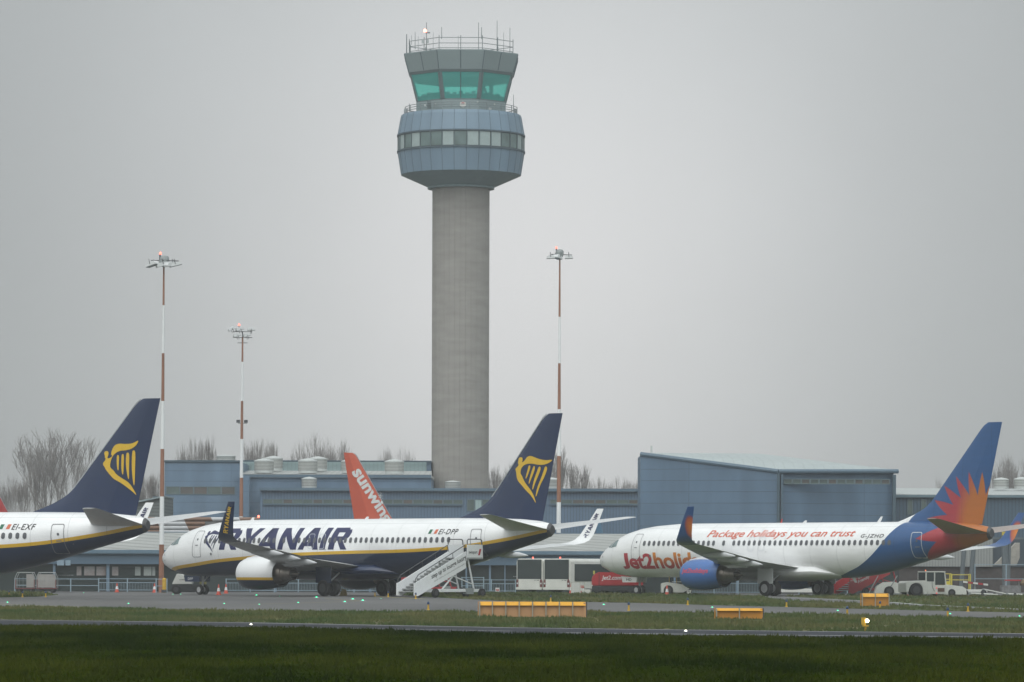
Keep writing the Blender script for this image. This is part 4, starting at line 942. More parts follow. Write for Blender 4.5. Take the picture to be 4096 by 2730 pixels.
for i in range(26): u = 230 + i*7 if i < 9 else 2000 + i*6; dts.box(wx(u,PY), wx(u+3,PY), PY+.74, PY+.79, wz(2308,PY), wz(2306,PY))
dts.build('manifestation_dots', mat('dots_pale', (.4,.42,.42), .5), pr)
# brown and white ribbed boarding tunnel above the pier roof
def tunnel_mat():
    m = mat('tunnel_cladding', (0.45,0.46,0.47), .5, var=.08); t = m.node_tree; b = t.nodes['Principled BSDF']; src = b.inputs['Base Color'].links[0].from_socket
    tcn = N(t, 'ShaderNodeTexCoord'); sp = N(t, 'ShaderNodeSeparateXYZ'); t.links.new(tcn.outputs['Object'], sp.inputs[0])
    q = mth(t, 'FRACT', mth(t, 'MULTIPLY', mth(t, 'ADD', mth(t, 'MULTIPLY_ADD', sp.outputs[2], .48, 400.0), sp.outputs[0]), 1/4.93))
    br = mth(t, 'LESS_THAN', mth(t, 'FRACT', mth(t, 'ADD', q, TUN)), .5)
    mx = N(t, 'ShaderNodeMix', data_type='RGBA'); t.links.new(br, mx.inputs[0]); t.links.new(src, mx.inputs[6]); mx.inputs[7].default_value = (0.17,0.095,0.06,1)
    t.links.new(mx.outputs[2], b.inputs['Base Color']); return m
TUN = 0.12
tn = thing('boarding_tunnel', (0,0,0), 'brown and white ribbed tunnel lying above the pier roof beyond the middle jet nose', 'walkway')
m_ = MB(); Yt = 352; zb_ = wz(2138,Yt,700); zt_ = wz(2069,Yt,700)
MB().box(wx(540,Yt), wx(1038,Yt), Yt, Yt+2.5, zb_, zt_-.3).build('core', mat('tunnel_core', (.16,.16,.16), .7), tn)
n_ = 4; hh = (zt_-zb_)/n_
for i in range(n_):
    u1 = 1038 if i == n_-1 else 820
    m_.cyl((wx(540,Yt), Yt+.05, zb_+hh*(i+.5)), (wx(u1,Yt), Yt+.05, zb_+hh*(i+.5)), hh*.5, hh*.5, 14)
m_.build('cladding', tunnel_mat(), tn, smooth=True)
beacon(tn, (wx(1034,Yt), Yt, wz(2074,Yt)), .10, 5)
# grey louvred building beside the left fin
b = thing('louvred_building', (0,0,0), 'dark grey louvred building with a sloping roof beside the left tail fin', 'building'); Yl = 362
MB().prism([(wx(545,Yl), 0), (wx(655,Yl), 0), (wx(655,Yl), wz(1992,Yl,650)), (wx(640,Yl), wz(1990,Yl,650)), (wx(552,Yl), wz(2012,Yl,650)), (wx(545,Yl), wz(2030,Yl,650))], Yl, Yl+10).build('wall', M_greyr, b)
MB().prism([(wx(541,Yl), wz(2022,Yl,650)), (wx(552,Yl), wz(2005,Yl,650)), (wx(658,Yl), wz(1983,Yl,650)), (wx(658,Yl), wz(1989,Yl,650)), (wx(553,Yl), wz(2011,Yl,650)), (wx(545,Yl), wz(2024,Yl,650))], Yl-.4, Yl+10.2).build('roof', mat('roof_grey', (.22,.27,.28), .5), b)
# hangar with the tilted roof
hg = thing('hangar', (0,0,0), 'large blue hangar with a tilted pale roof behind the sunburst jet', 'building')
A, B_, C_, D_ = W(2562,1812,360), W(3113,1881,356), W(3592,1881,360), W(3035,1816,378)
zz = lambda p, dz=0: (p.x, p.y, p.z + dz)
M_hang = lines_mat('hangar_panels', (0.082,0.138,0.205), px=7.9, pz=1.02, wx=.008, wz=.055, dark=.66, offz=.35, var=.18)
m_ = MB(); m_.loft([[(A.x,A.y,0),(B_.x,B_.y,0),(B_.x+.3,B_.y+8,0),(A.x,A.y+8,0)], [(A.x,A.y,A.z-.25),(B_.x,B_.y,B_.z-.25),(B_.x+.3,B_.y+8,B_.z-.25),(A.x,A.y+8,A.z-.25)]]); m_.build('gable_wall', M_hang, hg)
m_ = MB(); m_.loft([[(B_.x+.31,B_.y+.5,0),(C_.x-.35,C_.y+.5,0),(C_.x-.35,C_.y+8,0),(B_.x+.31,B_.y+8,0)], [(B_.x+.31,B_.y+.5,B_.z-.25),(C_.x-.35,C_.y+.5,C_.z-.25),(C_.x-.35,C_.y+8,C_.z-.25),(B_.x+.31,B_.y+8,B_.z-.25)]]); m_.build('front_wall', M_hang, hg)
m_ = MB(); m_.add([zz(A), zz(B_), zz(C_), zz(D_), zz(A,-.2), zz(B_,-.2), zz(C_,-.2), zz(D_,-.2)], [(0,1,2),(0,2,3),(4,6,5),(4,7,6),(0,4,5,1),(1,5,6,2),(2,6,7,3),(3,7,4,0)])
m_.build('roof', lines_mat('hangar_roof', (0.36,0.40,0.40), px=.9, wx=.07, dark=.8, bump=.3), hg)
m_ = MB(); m_.tube([zz(A,-.12), zz(B_,-.12), zz(C_,-.12)], .20, 8); m_.build('gutter', M_trim, hg, smooth=True)
for u0, u1, Y_ in ((3108,3118,355.8),(3122,3131,356.2),(3570,3583,359.8)):
    MB().box(wx(u0,Y_), wx(u1,Y_), Y_-.1, Y_+.4, 0, B_.z-.3).build('corner_post', M_trimd if u0 != 3122 else M_trim, hg)
strip_windows(hg, 3134, 3560, 1917, 1938, 356.7, 12, [M_glass2, M_glass2, M_glassr], .25)
m_ = MB(); p_ = W(2606,1812,361); m_.cyl((p_.x, 361, p_.z-.3), (p_.x, 361, wz(1784,361,2606)), .09, .09, 10); m_.build('flue', M_ventc, hg)
# low ribbed building at the right
b = thing('ribbed_shed', (0,0,0), 'low dark blue ribbed building with a pale roof at the far right', 'building'); Yr = 364
MB().box(wx(3560,Yr), wx(4500,Yr), Yr, Yr+14, 0, wz(1992,Yr,3900)).build('wall', lines_mat('shed_ribbed', (0.055,0.095,0.135), px=.32, wx=.3, dark=.7), b)
gutter(b, 3560, 4500, 1981, 1993, Yr, mat('gutter_grey_blue', (0.12,0.18,0.21), .5), .4)
m_ = MB(); m_.loft([[(wx(u,Yr), Yr-.35, wz(1982,Yr,3900)), (wx(u,Yr), Yr-.35, wz(1980,Yr,3900)), (wx(u,Yr), Yr+16, wz(1955,Yr+16,3900)), (wx(u,Yr), Yr+16, wz(1960,Yr+16,3900))] for u in (3560,4500)]); m_.build('roof', mat('roof_offwhite', (.37,.39,.385), .6, var=.06), b)
for u0, u1 in ((3629,3652),(3684,3706)):
    strip_windows(b, u0, u1, 1999, 2058, Yr, 1, [M_glass2], .12)
ventilator(4005, 1911, 1957, 60, Yr+10, 'white ventilator on the right hand roof nearest the sunburst fin')
ventilator(4086, 1909, 1957, 60, Yr+10, 'white ventilator on the right hand roof, cut by the edge of the photo')
# lean-to of the shed: pale corrugated wall over a dark base, steel raking props
ln = thing('corrugated_annex', (0,0,0), 'pale corrugated wall over a dark brick base below the sunburst tail', 'building'); Yn = 350
MB().box(wx(3500,Yn), wx(3972,Yn), Yn, Yn+6, wz(2267,Yn,3800), wz(2150,Yn,3800)).build('upper_wall', lines_mat('corrugated_pale', (0.25,0.26,0.25), px=.25, wx=.35, dark=.75), ln)
MB().box(wx(3500,Yn), wx(4500,Yn), Yn+.3, Yn+6, 0, wz(2268,Yn,3800)).build('base_wall', mat('brick_dark', (0.06,0.05,0.048), .85, var=.2, scale=3), ln)
MB().box(wx(3973,Yn), wx(4500,Yn), Yn+.2, Yn+6, wz(2267.5,Yn,3800), wz(2150,Yn,3800)).build('dark_bay', mat('bay_dark', (0.035,0.05,0.065), .6), ln)
for (u0, v0), (u1, v1), w in (((3843,2370),(3860,2150),.20),((3880,2370),(3896,2165),.20),((4024,2370),(4018,2120),.30),((4034,2370),(4040,2120),.12)):
    a_, b_ = W(u0, v0, 343), W(u1, v1, 343); m_ = MB(); m_.cyl((a_.x, 343, 0), tuple(b_), w, w, 8); m_.build('steel_prop', mat('steel_dark', (.10,.12,.13), .5), ln)
MB().box(wx(3850,343.5), wx(4096,343.5), 343.4, 343.6, wz(2158,343.5,3950), wz(2150,343.5,3950)).build('cross_beam', mat('steel_dark', (.10,.12,.13)), ln)
sg = tag(MB().box(wx(4008,341), wx(4026,341), 341, 341.06, wz(2142,341,4017), wz(2128,341,4017)).build('yellow_sign', mat('sign_yellow_dull', (.45,.35,.04), .5)), 'small yellow board hanging by the right edge above the winglet', 'sign')
st = thing('pale_stairway', (0,0,0), 'pale enclosed stairway climbing behind the steel props by the far right edge', 'stairs')
a_, b_ = W(3975,2262,346), W(4062,2195,346); m_ = MB(); m_.prism([(a_.x, a_.z), (a_.x+1.9, a_.z), (b_.x+.3, b_.z-.8), (b_.x+.3, b_.z+.5), (b_.x, b_.z+.5)], 345.5, 346.5); m_.build('flight', mat('stair_cream', (.33,.31,.27), .6, var=.15), st)
# ------------------------------------------------------------------ bare trees
M_bark = mat('bark_grey', (0.11,0.10,0.095), .9, scale=3, rgb2=(0.17,0.155,0.145))
M_twig = mat('twig_brown', (0.23,0.215,0.205), .9, scale=1)
def tree_mesh(seed, spread=.42, depth=7, H=10.0, upright=.35, fan=3):
    rnd = random.Random(seed); V, Fc = [], []; TV, TF = [], []
    def seg(a, b, ra, rb, V, Fc, n=3):
        d = (b - a).normalized(); ax = Vector((0,0,1)) if abs(d.z) < .9 else Vector((1,0,0)); x = d.cross(ax).normalized(); y = d.cross(x); o = len(V)
        for p, r in ((a, ra), (b, rb)):
            for i in range(n): t = 2*math.pi*i/n; V.append(tuple(p + x*math.cos(t)*r + y*math.sin(t)*r))
        for i in range(n): Fc.append((o+i, o+(i+1)%n, o+n+(i+1)%n, o+n+i))
    def grow(p, d, L, r, k):
        n = 3 if k < 3 else 2; q = p
        for i in range(n):
            nd = (d + Vector((rnd.uniform(-.13,.13), rnd.uniform(-.13,.13), rnd.uniform(-.02,.1)))).normalized(); e = q + nd * L / n
            r2 = max(.009, r * (1 - .28/n)); seg(q, e, r, r2, V, Fc, 4 if k < 2 else 3); q, d, r = e, nd, r2
            if k >= 2 and i < n: 
                for _ in range(1):
                    s = Vector((rnd.uniform(-1,1), rnd.uniform(-1,1), rnd.uniform(.2,1.2))).normalized(); t = L * rnd.uniform(.25,.6); seg(q, q + (s*.7 + d*.5)*t, .008, .005, V, Fc)
        if k >= depth: return
        for _ in range(fan if k < 3 else rnd.choice((2,2,3))):
            a = Vector((rnd.uniform(-1,1), rnd.uniform(-1,1), 0)); nd = (d + a * spread * rnd.uniform(.5,1.3) + Vector((0,0,upright))).normalized()
            grow(q, nd, L * rnd.uniform(.66,.86), max(.009, r * rnd.uniform(.5,.68)), k + 1)
    L0 = H * .20; T, TF_ = [], []
    seg(Vector((0,0,-.1)), Vector((.05,0,L0)), .022*H, .017*H, T, TF_, 8)
    for _ in range(4):
        a = Vector((rnd.uniform(-1,1), rnd.uniform(-1,1), 0)).normalized(); grow(Vector((.05,0,L0 * rnd.uniform(.8,1.0))), (Vector((0,0,1)) + a*spread*rnd.uniform(.4,1.2)).normalized(), H*.20, .010*H, 1)
    zm = sorted(v[2] for v in V)[int(len(V)*.985)]; xm = sorted(abs(v[0]) for v in V)[int(len(V)*.93)]
    def mk(n, V, Fc):
        me = bpy.data.meshes.new(n); me.from_pydata(V, [], Fc); return me
    a, b = mk('trunk', T, TF_), mk('crown', V, Fc); a.materials.append(M_bark); b.materials.append(M_twig); return a, b, zm, xm
TM = [tree_mesh(11, .5, 6, 10, .30), tree_mesh(23, .34, 6, 10, .45), tree_mesh(37, .62, 6, 10, .22), tree_mesh(51, .25, 6, 10, .6)]
def tree(u, vt, wpx, Y, k, label, sh=0.0):
    ta, tb, zm, xm = TM[k]; h = wz(vt, Y, u) + sh; w = wpx * .58 * Y/F
    o = thing('bare_tree', (W(u, 2200, Y).x, Y, 0), label, 'tree', 'bare trees behind the terminal')
    o.rotation_euler = (0, 0, (u * 37 % 628) / 100); o.scale = (w/xm, w/xm, h/zm)
    for n, me in (('trunk', ta), ('crown', tb)):
        c = bpy.data.objects.new(n, me); COL.objects.link(c); c.parent = o
TR = [(228,1740,270,432,0,'tallest rounded bare tree, standing behind the left tail fin'),(150,1800,130,436,1,'slim bare tree against the left flank of the tallest one'),(300,1830,120,438,2,'bare tree half covered by the left navy fin'),
 (60,1922,110,440,2,'low bare tree between the photo edge and the tallest tree'),(8,1940,90,445,0,'low bare tree at the very left edge of the photo'),(112,1900,80,430,3,'thin bare tree rising over the left jet back'),
 (585,1925,70,440,3,'small bare tree just right of the left navy fin'),(615,1905,75,436,1,'small bare tree beside the red and white mast'),
 (725,1812,60,450,1,'first bare treetop over the tall blue block, nearest the tall mast'),(772,1772,70,452,0,'second bare treetop over the tall blue block'),(835,1768,62,450,1,'bare treetop over the right half of the tall blue block'),
 (1000,1785,60,455,3,'slim bare treetop beside the shorter mast'),(1035,1772,80,455,0,'bare treetop behind the leftmost pair of ventilators'),(1080,1780,56,452,1,'bare treetop just right of the leftmost pair of ventilators'),
 (1190,1790,90,460,2,'left one of the three broad bare treetops over the vented block'),(1262,1764,150,455,2,'middle and tallest of the broad bare treetops over the vented block'),(1335,1776,100,460,0,'right one of the three broad bare treetops over the vented block'),
 (1530,1815,70,460,2,'bare treetop right of the orange fin'),(1580,1808,80,458,0,'bare treetop behind the single ventilator'),(1640,1820,80,462,2,'bare treetop closest to the left side of the tower'),
 (1975,1880,70,440,1,'bare tree closest to the right side of the tower'),(2030,1868,70,444,3,'slender bare tree between the tower and the navy fin'),(2075,1890,70,440,2,'bare tree touching the leading edge of the middle fin'),
 (2246,1808,90,446,3,'pointed bare tree behind the right hand mast'),(2290,1862,90,450,1,'bare tree just right of the right hand mast'),(2340,1915,80,452,2,'low bare tree two steps right of the right hand mast'),
 (2400,1922,80,455,0,'low bare tree midway between right hand mast and hangar'),(2460,1926,80,452,2,'low bare tree three treetops left of the hangar'),(2510,1930,70,455,1,'low bare tree two treetops left of the hangar'),(2552,1932,60,452,0,'low bare tree touching the hangar corner'),
 (3760,1932,60,430,2,'tiny treetop over the right hand roof in front of the fin'),(4005,1850,110,400,2,'dark twisted bare tree beside the sunburst fin'),(4075,1838,110,402,0,'bare tree at the right edge of the photo')]
for t in TR: tree(*t)

# ------------------------------------------------------------------ light masts
M_mbrown = mat('mast_brown', (0.25,0.115,0.07), .7, scale=1.2, var=.18, stretch=(1,1,.3))
M_mwhite = mat('mast_white', (0.70,0.71,0.71), .8, scale=1.2, var=.03)
M_lamp = mat('lamp_housing', (0.62,0.63,0.63), .4, var=.05); M_lampd = mat('lamp_face', (0.22,0.25,0.25), .2)
M_mech = mat('mast_head_grey', (0.26,0.28,0.28), .5); M_dk = mat('bracket_dark', (.05,.055,.06), .6)
def mast(u, Y, bands, rb, rt, label, lean=0.0):
    vb, vt = bands[0][0], bands[-1][1]; zb, zt = max(0, wz(vb, Y, u)), wz(vt, Y, u); x = W(u, vb, Y).x
    o = thing('light_mast', (x, Y, 0), label, 'light mast', 'banded light masts')
    for v0, v1, m in bands:
        z0, z1 = wz(v0, Y, u), wz(v1, Y, u); z0 = max(0, z0); r0 = rb + (rt-rb)*(z0-zb)/(zt-zb); r1 = rb + (rt-rb)*(z1-zb)/(zt-zb)
        MB().cyl((lean*z0, 0, z0), (lean*z1, 0, z1), r0, r1, 16, caps=(m is bands[-1][2])).build('pole_section', m, o, smooth=True)
    return o, zt
def floodlight(par, x, y, z, yaw, L=1.05, tilt=.2, up=False):
    M = Matrix.Translation((x, y, z)) @ Matrix.Rotation(yaw, 4, 'Z') @ Matrix.Rotation(tilt, 4, 'Y')
    P = [(-L*.5,-.02),(L*.5,-.02),(L*.42,.16),(L*.1,.26),(-L*.35,.26),(-L*.5,.10)]
    m_ = MB(); m_.loft([[tuple(M @ Vector((a, -.28, b))) for a, b in P], [tuple(M @ Vector((a, .28, b))) for a, b in P]]); o = m_.build('floodlight', M_lamp, par)
    MB().box(-L*.48, L*.48, -.26, .26, -.05, -.021, 0, M).build('lamp_glass', M_lampd, o)
    m_ = MB(); m_.cyl(tuple(M @ Vector((0,-.31,.1))), tuple(M @ Vector((0,-.31,.5 if not up else -.35))), .025, .025, 5); m_.cyl(tuple(M @ Vector((0,.31,.1))), tuple(M @ Vector((0,.31,.5 if not up else -.35))), .025, .025, 5); m_.build('bracket', M_dk, o)
b, w_ = M_mbrown, M_mwhite
o, zt = mast(645, 310, [(2376,2179,b),(2179,1987,w_),(1987,1797,b),(1797,1605,w_),(1605,1414,b),(1414,1222,w_),(1222,1060,b)], .21, .065, 'tallest looking red brown and white banded mast, left of the middle jet nose', .0055*.9)
lx = .0049*zt; 
m_ = MB(); m_.lathe([(.06, zt-.2),(.28, zt-.05),(.36, zt+.15),(.36, zt+.35)], c=(lx,0), n=16); m_.lathe([(.36, zt+.36),(.37, zt+.5),(.3, zt+.66),(.05, zt+.72)], c=(lx+.05,0), n=16); m_.build('mast_head', M_mech, o, smooth=True)
m_ = MB(); m_.cyl((lx-1.0,0,zt+.33),(lx+1.15,0,zt+.30),.04,.04,6); m_.cyl((lx,-.9,zt+.3),(lx,.9,zt+.3),.035,.035,6); m_.build('crossarm', M_dk, o)
for dx, yw, tl in ((-.85,2.6,.25),(-.05,.35,-.3),(.95,.1,-.25),(.55,.8,-.2)): floodlight(o, lx+dx, -.4, zt-.08, yw, 1.0, tl)
m_ = MB(); m_.cyl((lx-.3,0,zt+.3),(lx-.3,0,zt+.80),.06,.06,8); m_.build('lamp_post', M_dk, o); beacon(o, (lx-.27, 0, zt+.80), .095, 3.5)
m_ = MB(); m_.cyl((0,-.2,1.4),(0,-.26,1.4),.15,.15,4); m_.box(-.2,.2,-.25,-.205,.5,1.1); m_.build('access_door', M_mbrown, o)
o, zt = mast(2234, 344.5, [(2240,2010,w_),(2010,1825,b),(1825,1638,w_),(1638,1454,b),(1454,1268,w_),(1268,1030,b)], .21, .065, 'slim banded mast rising behind the middle fin, right of the tower', .0012)
lx = .0012*zt
m_ = MB(); m_.lathe([(.06, zt-.1),(.26, zt+.05),(.33, zt+.2),(.33, zt+.35)], c=(lx,0), n=16); m_.lathe([(.33, zt+.36),(.34, zt+.5),(.26, zt+.64),(.05, zt+.70)], c=(lx,0), n=16); m_.build('mast_head', M_mech, o, smooth=True)
m_ = MB(); m_.cyl((lx-.75,0,zt+.25),(lx+1.05,0,zt+.20),.04,.04,6); m_.build('crossarm', M_dk, o)
for dx, yw, tl in ((-.80,3.14,.05),(.78,0,-.05),(-.2,.9,.2)): floodlight(o, lx+dx, -.3, zt-.10, yw, .72, tl)
m_ = MB(); m_.cyl((lx-.3,0,zt+.3),(lx-.3,0,zt+.74),.05,.05,8); m_.build('lamp_post', M_dk, o); beacon(o, (lx-.3, 0, zt+.74), .09, 3.0)
o, zt = mast(963, 391, [(2130,2067,w_),(2067,1912,b),(1912,1757,w_),(1757,1605,b),(1605,1448,w_),(1448,1350,b)], .20, .08, 'shorter banded mast with two tiers of floodlights, standing further back', .0050)
lx = .0050*zt
m_ = MB(); 
for z, a0, a1 in ((zt+.55,-.95,.95),(zt-.02,-.95,.95),(zt-.55,-.5,.5)): m_.cyl((lx+a0,0,z),(lx+a1,0,z),.035,.035,6)
m_.cyl((lx,0,zt-.02),(lx,0,zt+.6),.05,.05,6); m_.build('crossarm', M_dk, o)
for dx, dz, yw, tl in ((-1.05,.75,3.5,.45),(-.25,.72,.4,-.3),(.85,.70,.2,0),(-.5,.12,.3,-.3),(.45,.12,.3,-.35)): floodlight(o, lx+dx, -.1, zt+dz, yw, .75, tl, True)
m_ = MB(); m_.cyl((lx-.35,0,zt+.6),(lx-.35,0,zt+1.15),.04,.04,8); m_.build('lamp_post', M_dk, o); beacon(o, (lx-.35, 0, zt+1.12), .10, 3.0)
zq = wz(1692, 391, 963)
m_ = MB(); m_.cyl((-.4+lx*.8,0,zq-.05),(.5+lx*.8,0,zq-.05),.03,.03,6); m_.box(lx*.8-.55,lx*.8-.2,-.15,.15,zq,zq+.28); m_.box(lx*.8+.2,lx*.8+.55,-.15,.15,zq,zq+.28); m_.build('small_floodlights', M_dk, o)

# ------------------------------------------------------------------ small airfield objects
M_orange = mat('cone_red', (0.48,0.07,0.04), .5, var=.05); M_conew = mat('cone_sleeve', (0.62,0.62,0.62), .5)
def make_cone():
    o = thing('traffic_cone', (0,0,0), '', 'traffic cone', 'cones around the stands')
    m_ = MB(); m_.box(-.2,.2,-.2,.2,0,.04); m_.lathe([(.16,.04),(.118,.26)], n=16); m_.lathe([(.075,.50),(.035,.75)], n=16); m_.build('body', M_orange, o)
    MB().lathe([(.119,.26),(.076,.50)], n=16).build('sleeve', M_conew, o, smooth=True); return o
cone = make_cone(); first = True
for u, Y, lb, s in ((875,284,'bright cone near the engine of the middle jet',1.0),(904,300,'second cone just behind the bright one by the middle engine',.95),(618,309,'cone beside the mast foot enclosure',.95),(468,311,'lone cone in front of the left fence',.95),
        (2668,291,'bright cone under the nose of the sunburst jet',1.0),(2285,306,'cone with a broad white sleeve in front of the white crate',1.1),(2324,308,'left cone of the close pair beside the cage',.9),(2332,306,'right cone of the close pair beside the cage',.9),(3630,289,'cone at the rear wheel of the tow tractor',.6)):
    place(cone, first, (W(u,2300,Y).x, Y, 0), 0, lb, s=s); first = False
# blue taxiway edge lights on yellow stakes
M_ystake = mat('stake_yellow', (0.50,0.30,0.02), .6, var=.12); M_bluel = mat('edge_light_blue', (0.012,0.04,0.11), .3, var=.1)
def make_edge():
    o = thing('taxiway_edge_light', (0,0,0), '', 'edge light', 'blue taxiway edge lights')
    m_ = MB(); m_.cyl((0,0,0),(0,0,.27),.05,.038,8); m_.lathe([(.09,0),(.07,.03)], n=10); m_.build('stake', M_ystake, o)
    MB().lathe([(.055,.27),(.065,.30),(.06,.37),(.03,.41)], n=12).build('lamp', M_bluel, o, smooth=True); return o
el = make_edge(); first = True
for u, v, lb in ((90,2390,'edge light at the left end of the grass island'),(183,2389,'edge light at the right end of the grass island'),(1500,2386,'edge light just left of the twin lights by the stairs'),(1553,2389,'stout yellow edge light by the main wheels of the middle jet'),
    (1663,2396,'edge light below the foot of the boarding steps'),(1713,2441,'edge light alone at the taxiway border before the long marker board'),(2203,2408,'edge light behind the long marker board, below the bus'),(2515,2443,'edge light right of the long marker board'),
    (2751,2421,'edge light below the blue engine'),(3146,2429,'edge light below the far wheels of the sunburst jet'),(3389,2462,'edge light between the two smaller marker boards'),(3520,2437,'short stake before the rightmost marker board'),
    (3791,2469,'edge light left of the last one near the right edge'),(3872,2447,'edge light on the upper verge near the right edge'),(36,2386,'edge light nearest the left edge of the photo')):
    p = G(u, v); place(el, first, (p.x, p.y, 0), 0, lb, s=.95); first = False
M_green = mat('centreline_green_lit', (.05,.6,.3), .4, emit=(0.03,1.0,0.45,1.9)); M_fix = mat('light_fitting', (.3,.31,.31), .5)
M_wlit = mat('runway_white_lit', (.9,.9,.8), .4, emit=(1.0,0.93,0.75,14.0))
def make_green(name, m, cat, group):
    o = thing(name, (0,0,0), '', cat, group)
    MB().lathe([(.15,0),(.13,.03)], n=12).build('fitting', M_fix, o); MB().lathe([(.055,.031),(.05,.06),(.03,.07)], n=10).build('lens', m, o, smooth=True); return o
gl = make_green('taxiway_centre_light', M_green, 'ground light', 'green taxiway centre lights'); first = True
gpts = [(30,2412,1),(514,2417,1),(335,2373,.7),(692,2379,.8),(723,2379,.8),(897,2417,.9),(1026,2384,1.5),(1037,2420,.8),(1119,2387,.5),(1193,2413.5,1.1),(1266,2392.5,1.6),(1379,2410,1.3),(1411,2399.5,1.5),(1451,2405.5,1.6),(1524,2396,.6),(2415,2421,1.1),(2849,2432,1.0),(3351,2445,.9),(3801,2458,.9),(4078,2468,.9)]
for i, (u, v, s) in enumerate(gpts):
    p = G(u, v); near = ['left edge of the photo','grass island tip','left cone','jet nose wheels','nose tug','left verge border','cone pair','dashed yellow line','engine shadow','yellow line before the engine','middle of the junction','inner curve of the yellow line','upper arm of the junction','outer tip of the junction','twin yellow lights','right end of the long marker board','cone under the sunburst jet','rightmost marker board','yellow dashes','right edge of the photo'][i]
    place(gl, first, (p.x, p.y, 0), 0, 'green light set in the taxiway by the ' + near, s=s*.75); first = False
wl_ = make_green('runway_light', M_wlit, 'ground light', 'white runway lights'); first = True
for u, v, lb in ((1004,2501,'white light set in the wet runway below the middle jet engine'),(2743,2527,'white light set in the wet runway below the sunburst jet engine')):
    p = G(u, v); place(wl_, first, (p.x, p.y, 0), 0, lb, s=.55); first = False
p = G(3462, 2522); o = thing('runway_edge_light', (p.x, p.y, 0), 'lit white runway edge lamp in a yellow stand on the verge', 'edge light')
m_ = MB(); m_.cyl((0,0,-.03),(0,0,.12),.03,.03,8); m_.cyl((0,0,.12),(0,0,.16),.10,.10,12); m_.cyl((-.05,0,.16),(-.05,0,.40),.055,.06,10); m_.box(-.13,-.08,-.05,.05,.18,.40); m_.build('stand', M_ystake, o)
m_ = MB(); m_.cyl((.05,-.06,.30),(.05,.05,.30),.058,.058,14); m_.build('lamp', mat('lamp_white_lit', (.9,.85,.7), .4, emit=(1.0,.90,.62,9.0)), o)
# orange marker boards seen from behind
M_sor = mat('board_orange', (0.62,0.30,0.015), .45, var=.08); M_stan = mat('board_back_tan', (0.40,0.215,0.10), .6, var=.10, scale=2, rgb2=(0.46,0.26,0.13)); M_sod = mat('board_back_orange', (0.43,0.185,0.02), .6, var=.12, scale=2)
M_alu = mat('board_frame', (0.30,0.29,0.24), .5)
def board(u0, u1, vt, vb, n, back, label, legs=0.0, side=True):
    p = G((u0+u1)/2, vb); Y = p.y; x0, x1 = wx(u0, Y), wx(u1, Y); z1 = wz(vt, Y, (u0+u1)/2); c = (x0+x1)/2; h = z1
    o = thing('marker_board', (c, Y, 0), label, 'airfield sign', 'orange marker boards seen from behind'); a, b_ = x0-c, x1-c; w = (b_-a)/n; L = legs; t = .10
    m_ = MB()
    for i in range(n): m_.prism([(a+i*w+.0, 0), (a+i*w+w-.035, 0), (a+i*w+w-.035, h*.25), (a+i*w, h*.25)], 0, .01) if False else m_.box(a+i*w+.02, a+(i+1)*w-.02, -.02, .02, L+.01, h*.74)
    m_.build('back_panel', back, o)
    m_ = MB()
    for i in range(n):
        q0, q1 = a+i*w+.025, a+(i+1)*w-.025
        m_.loft([[(q0,-.13,h*.76),(q0,.03,h),(q0,.10,h),(q0,.10,h*.74)], [(q1,-.13,h*.76),(q1,.03,h),(q1,.10,h),(q1,.10,h*.74)]])
    m_.build('top_hood', M_sor, o)
    for i in range(n + (0 if not legs else 1)):
        x = a + (i+ (0 if legs else .0))*w + (0.0 if i else .03); m_ = MB(); m_.box(x-.018, x+.018, -.15, -.03, 0, h*(.98 if i else .96)); m_.build('upright', M_alu, o)
    MB().box(a-.05, a-.01, -.02, .22, L, h).build('end_plate', back, o); MB().box(b_+.0, b_+.04, -.02, .25, L, h).build('end_plate', M_dk, o)
    MB().box(b_-.10, b_-.005, -.06, -.021, L, h*.95).build('end_flange', back, o)
    return o
board(1917, 2345, 2408, 2470, 8, M_stan, 'long low orange and tan marker board of eight bays, seen from behind')
board(2864, 3052, 2434, 2476, 2, M_sod, 'small two bay orange marker board below the sunburst jet engine')
board(3447, 3556, 2375, 2432, 2, M_sod, 'taller two bay orange marker board on legs before the tow tractor', .09)
# fences
M_galv = mat('fence_galvanised', (0.22,0.29,0.34), .5, var=.1)
def fence(u0, u1, Y, h, label, bars=True, step=2.0, group='steel fences along the pier'):
    x0, x1 = wx(u0, Y), wx(u1, Y); o = thing('steel_fence', ((x0+x1)/2, Y, 0), label, 'fence', group); a, b_ = x0-(x0+x1)/2, x1-(x0+x1)/2
    n = max(1, round((b_-a)/step)); 
    for i in range(n+1):
        x = a + (b_-a)*i/n; MB().box(x-.04, x+.04, -.04, .04, 0, h+.04).build('post', M_galv, o)
    m_ = MB()
    for z in ((h, h*.72, .18) if bars else (h, h*.5)): m_.box(a, b_, -.025, .025, z-.03, z+.02)
    m_.build('rail', M_galv, o)
    if bars:
        m_ = MB(); x = a + .12
        while x < b_: m_.cyl((x,0,.17),(x,0,h*.72-.04),.011,.011,4,caps=False); x += .12
        m_.build('bars', M_galv, o)
    return o
fence(60, 395, 314, 1.02, 'steel fence behind the baggage trolley', False)
fence(395, 625, 312, 1.05, 'barred steel fence between the trolley and the banded mast')
fence(905, 1290, 312, 1.05, 'barred steel fence seen below the middle engine and wheels')
fence(1325, 1600, 313, 1.05, 'barred steel fence seen between the main wheels and the red steps')
fence(1870, 2062, 313, 1.05, 'barred steel fence between the white steps and the bus')
fence(2760, 3050, 306, 1.2, 'barred steel fence seen behind the blue engine')
fence(3100, 3390, 313, 1.0, 'low steel fence seen behind the wheels of the sunburst jet', False)
fence(3900, 4150, 338, 2.4, 'tall handrail fence at the far right', False, 2.2)
fence(625, 668, 306, 1.05, 'cream barrier enclosing the mast foot', False, .8)
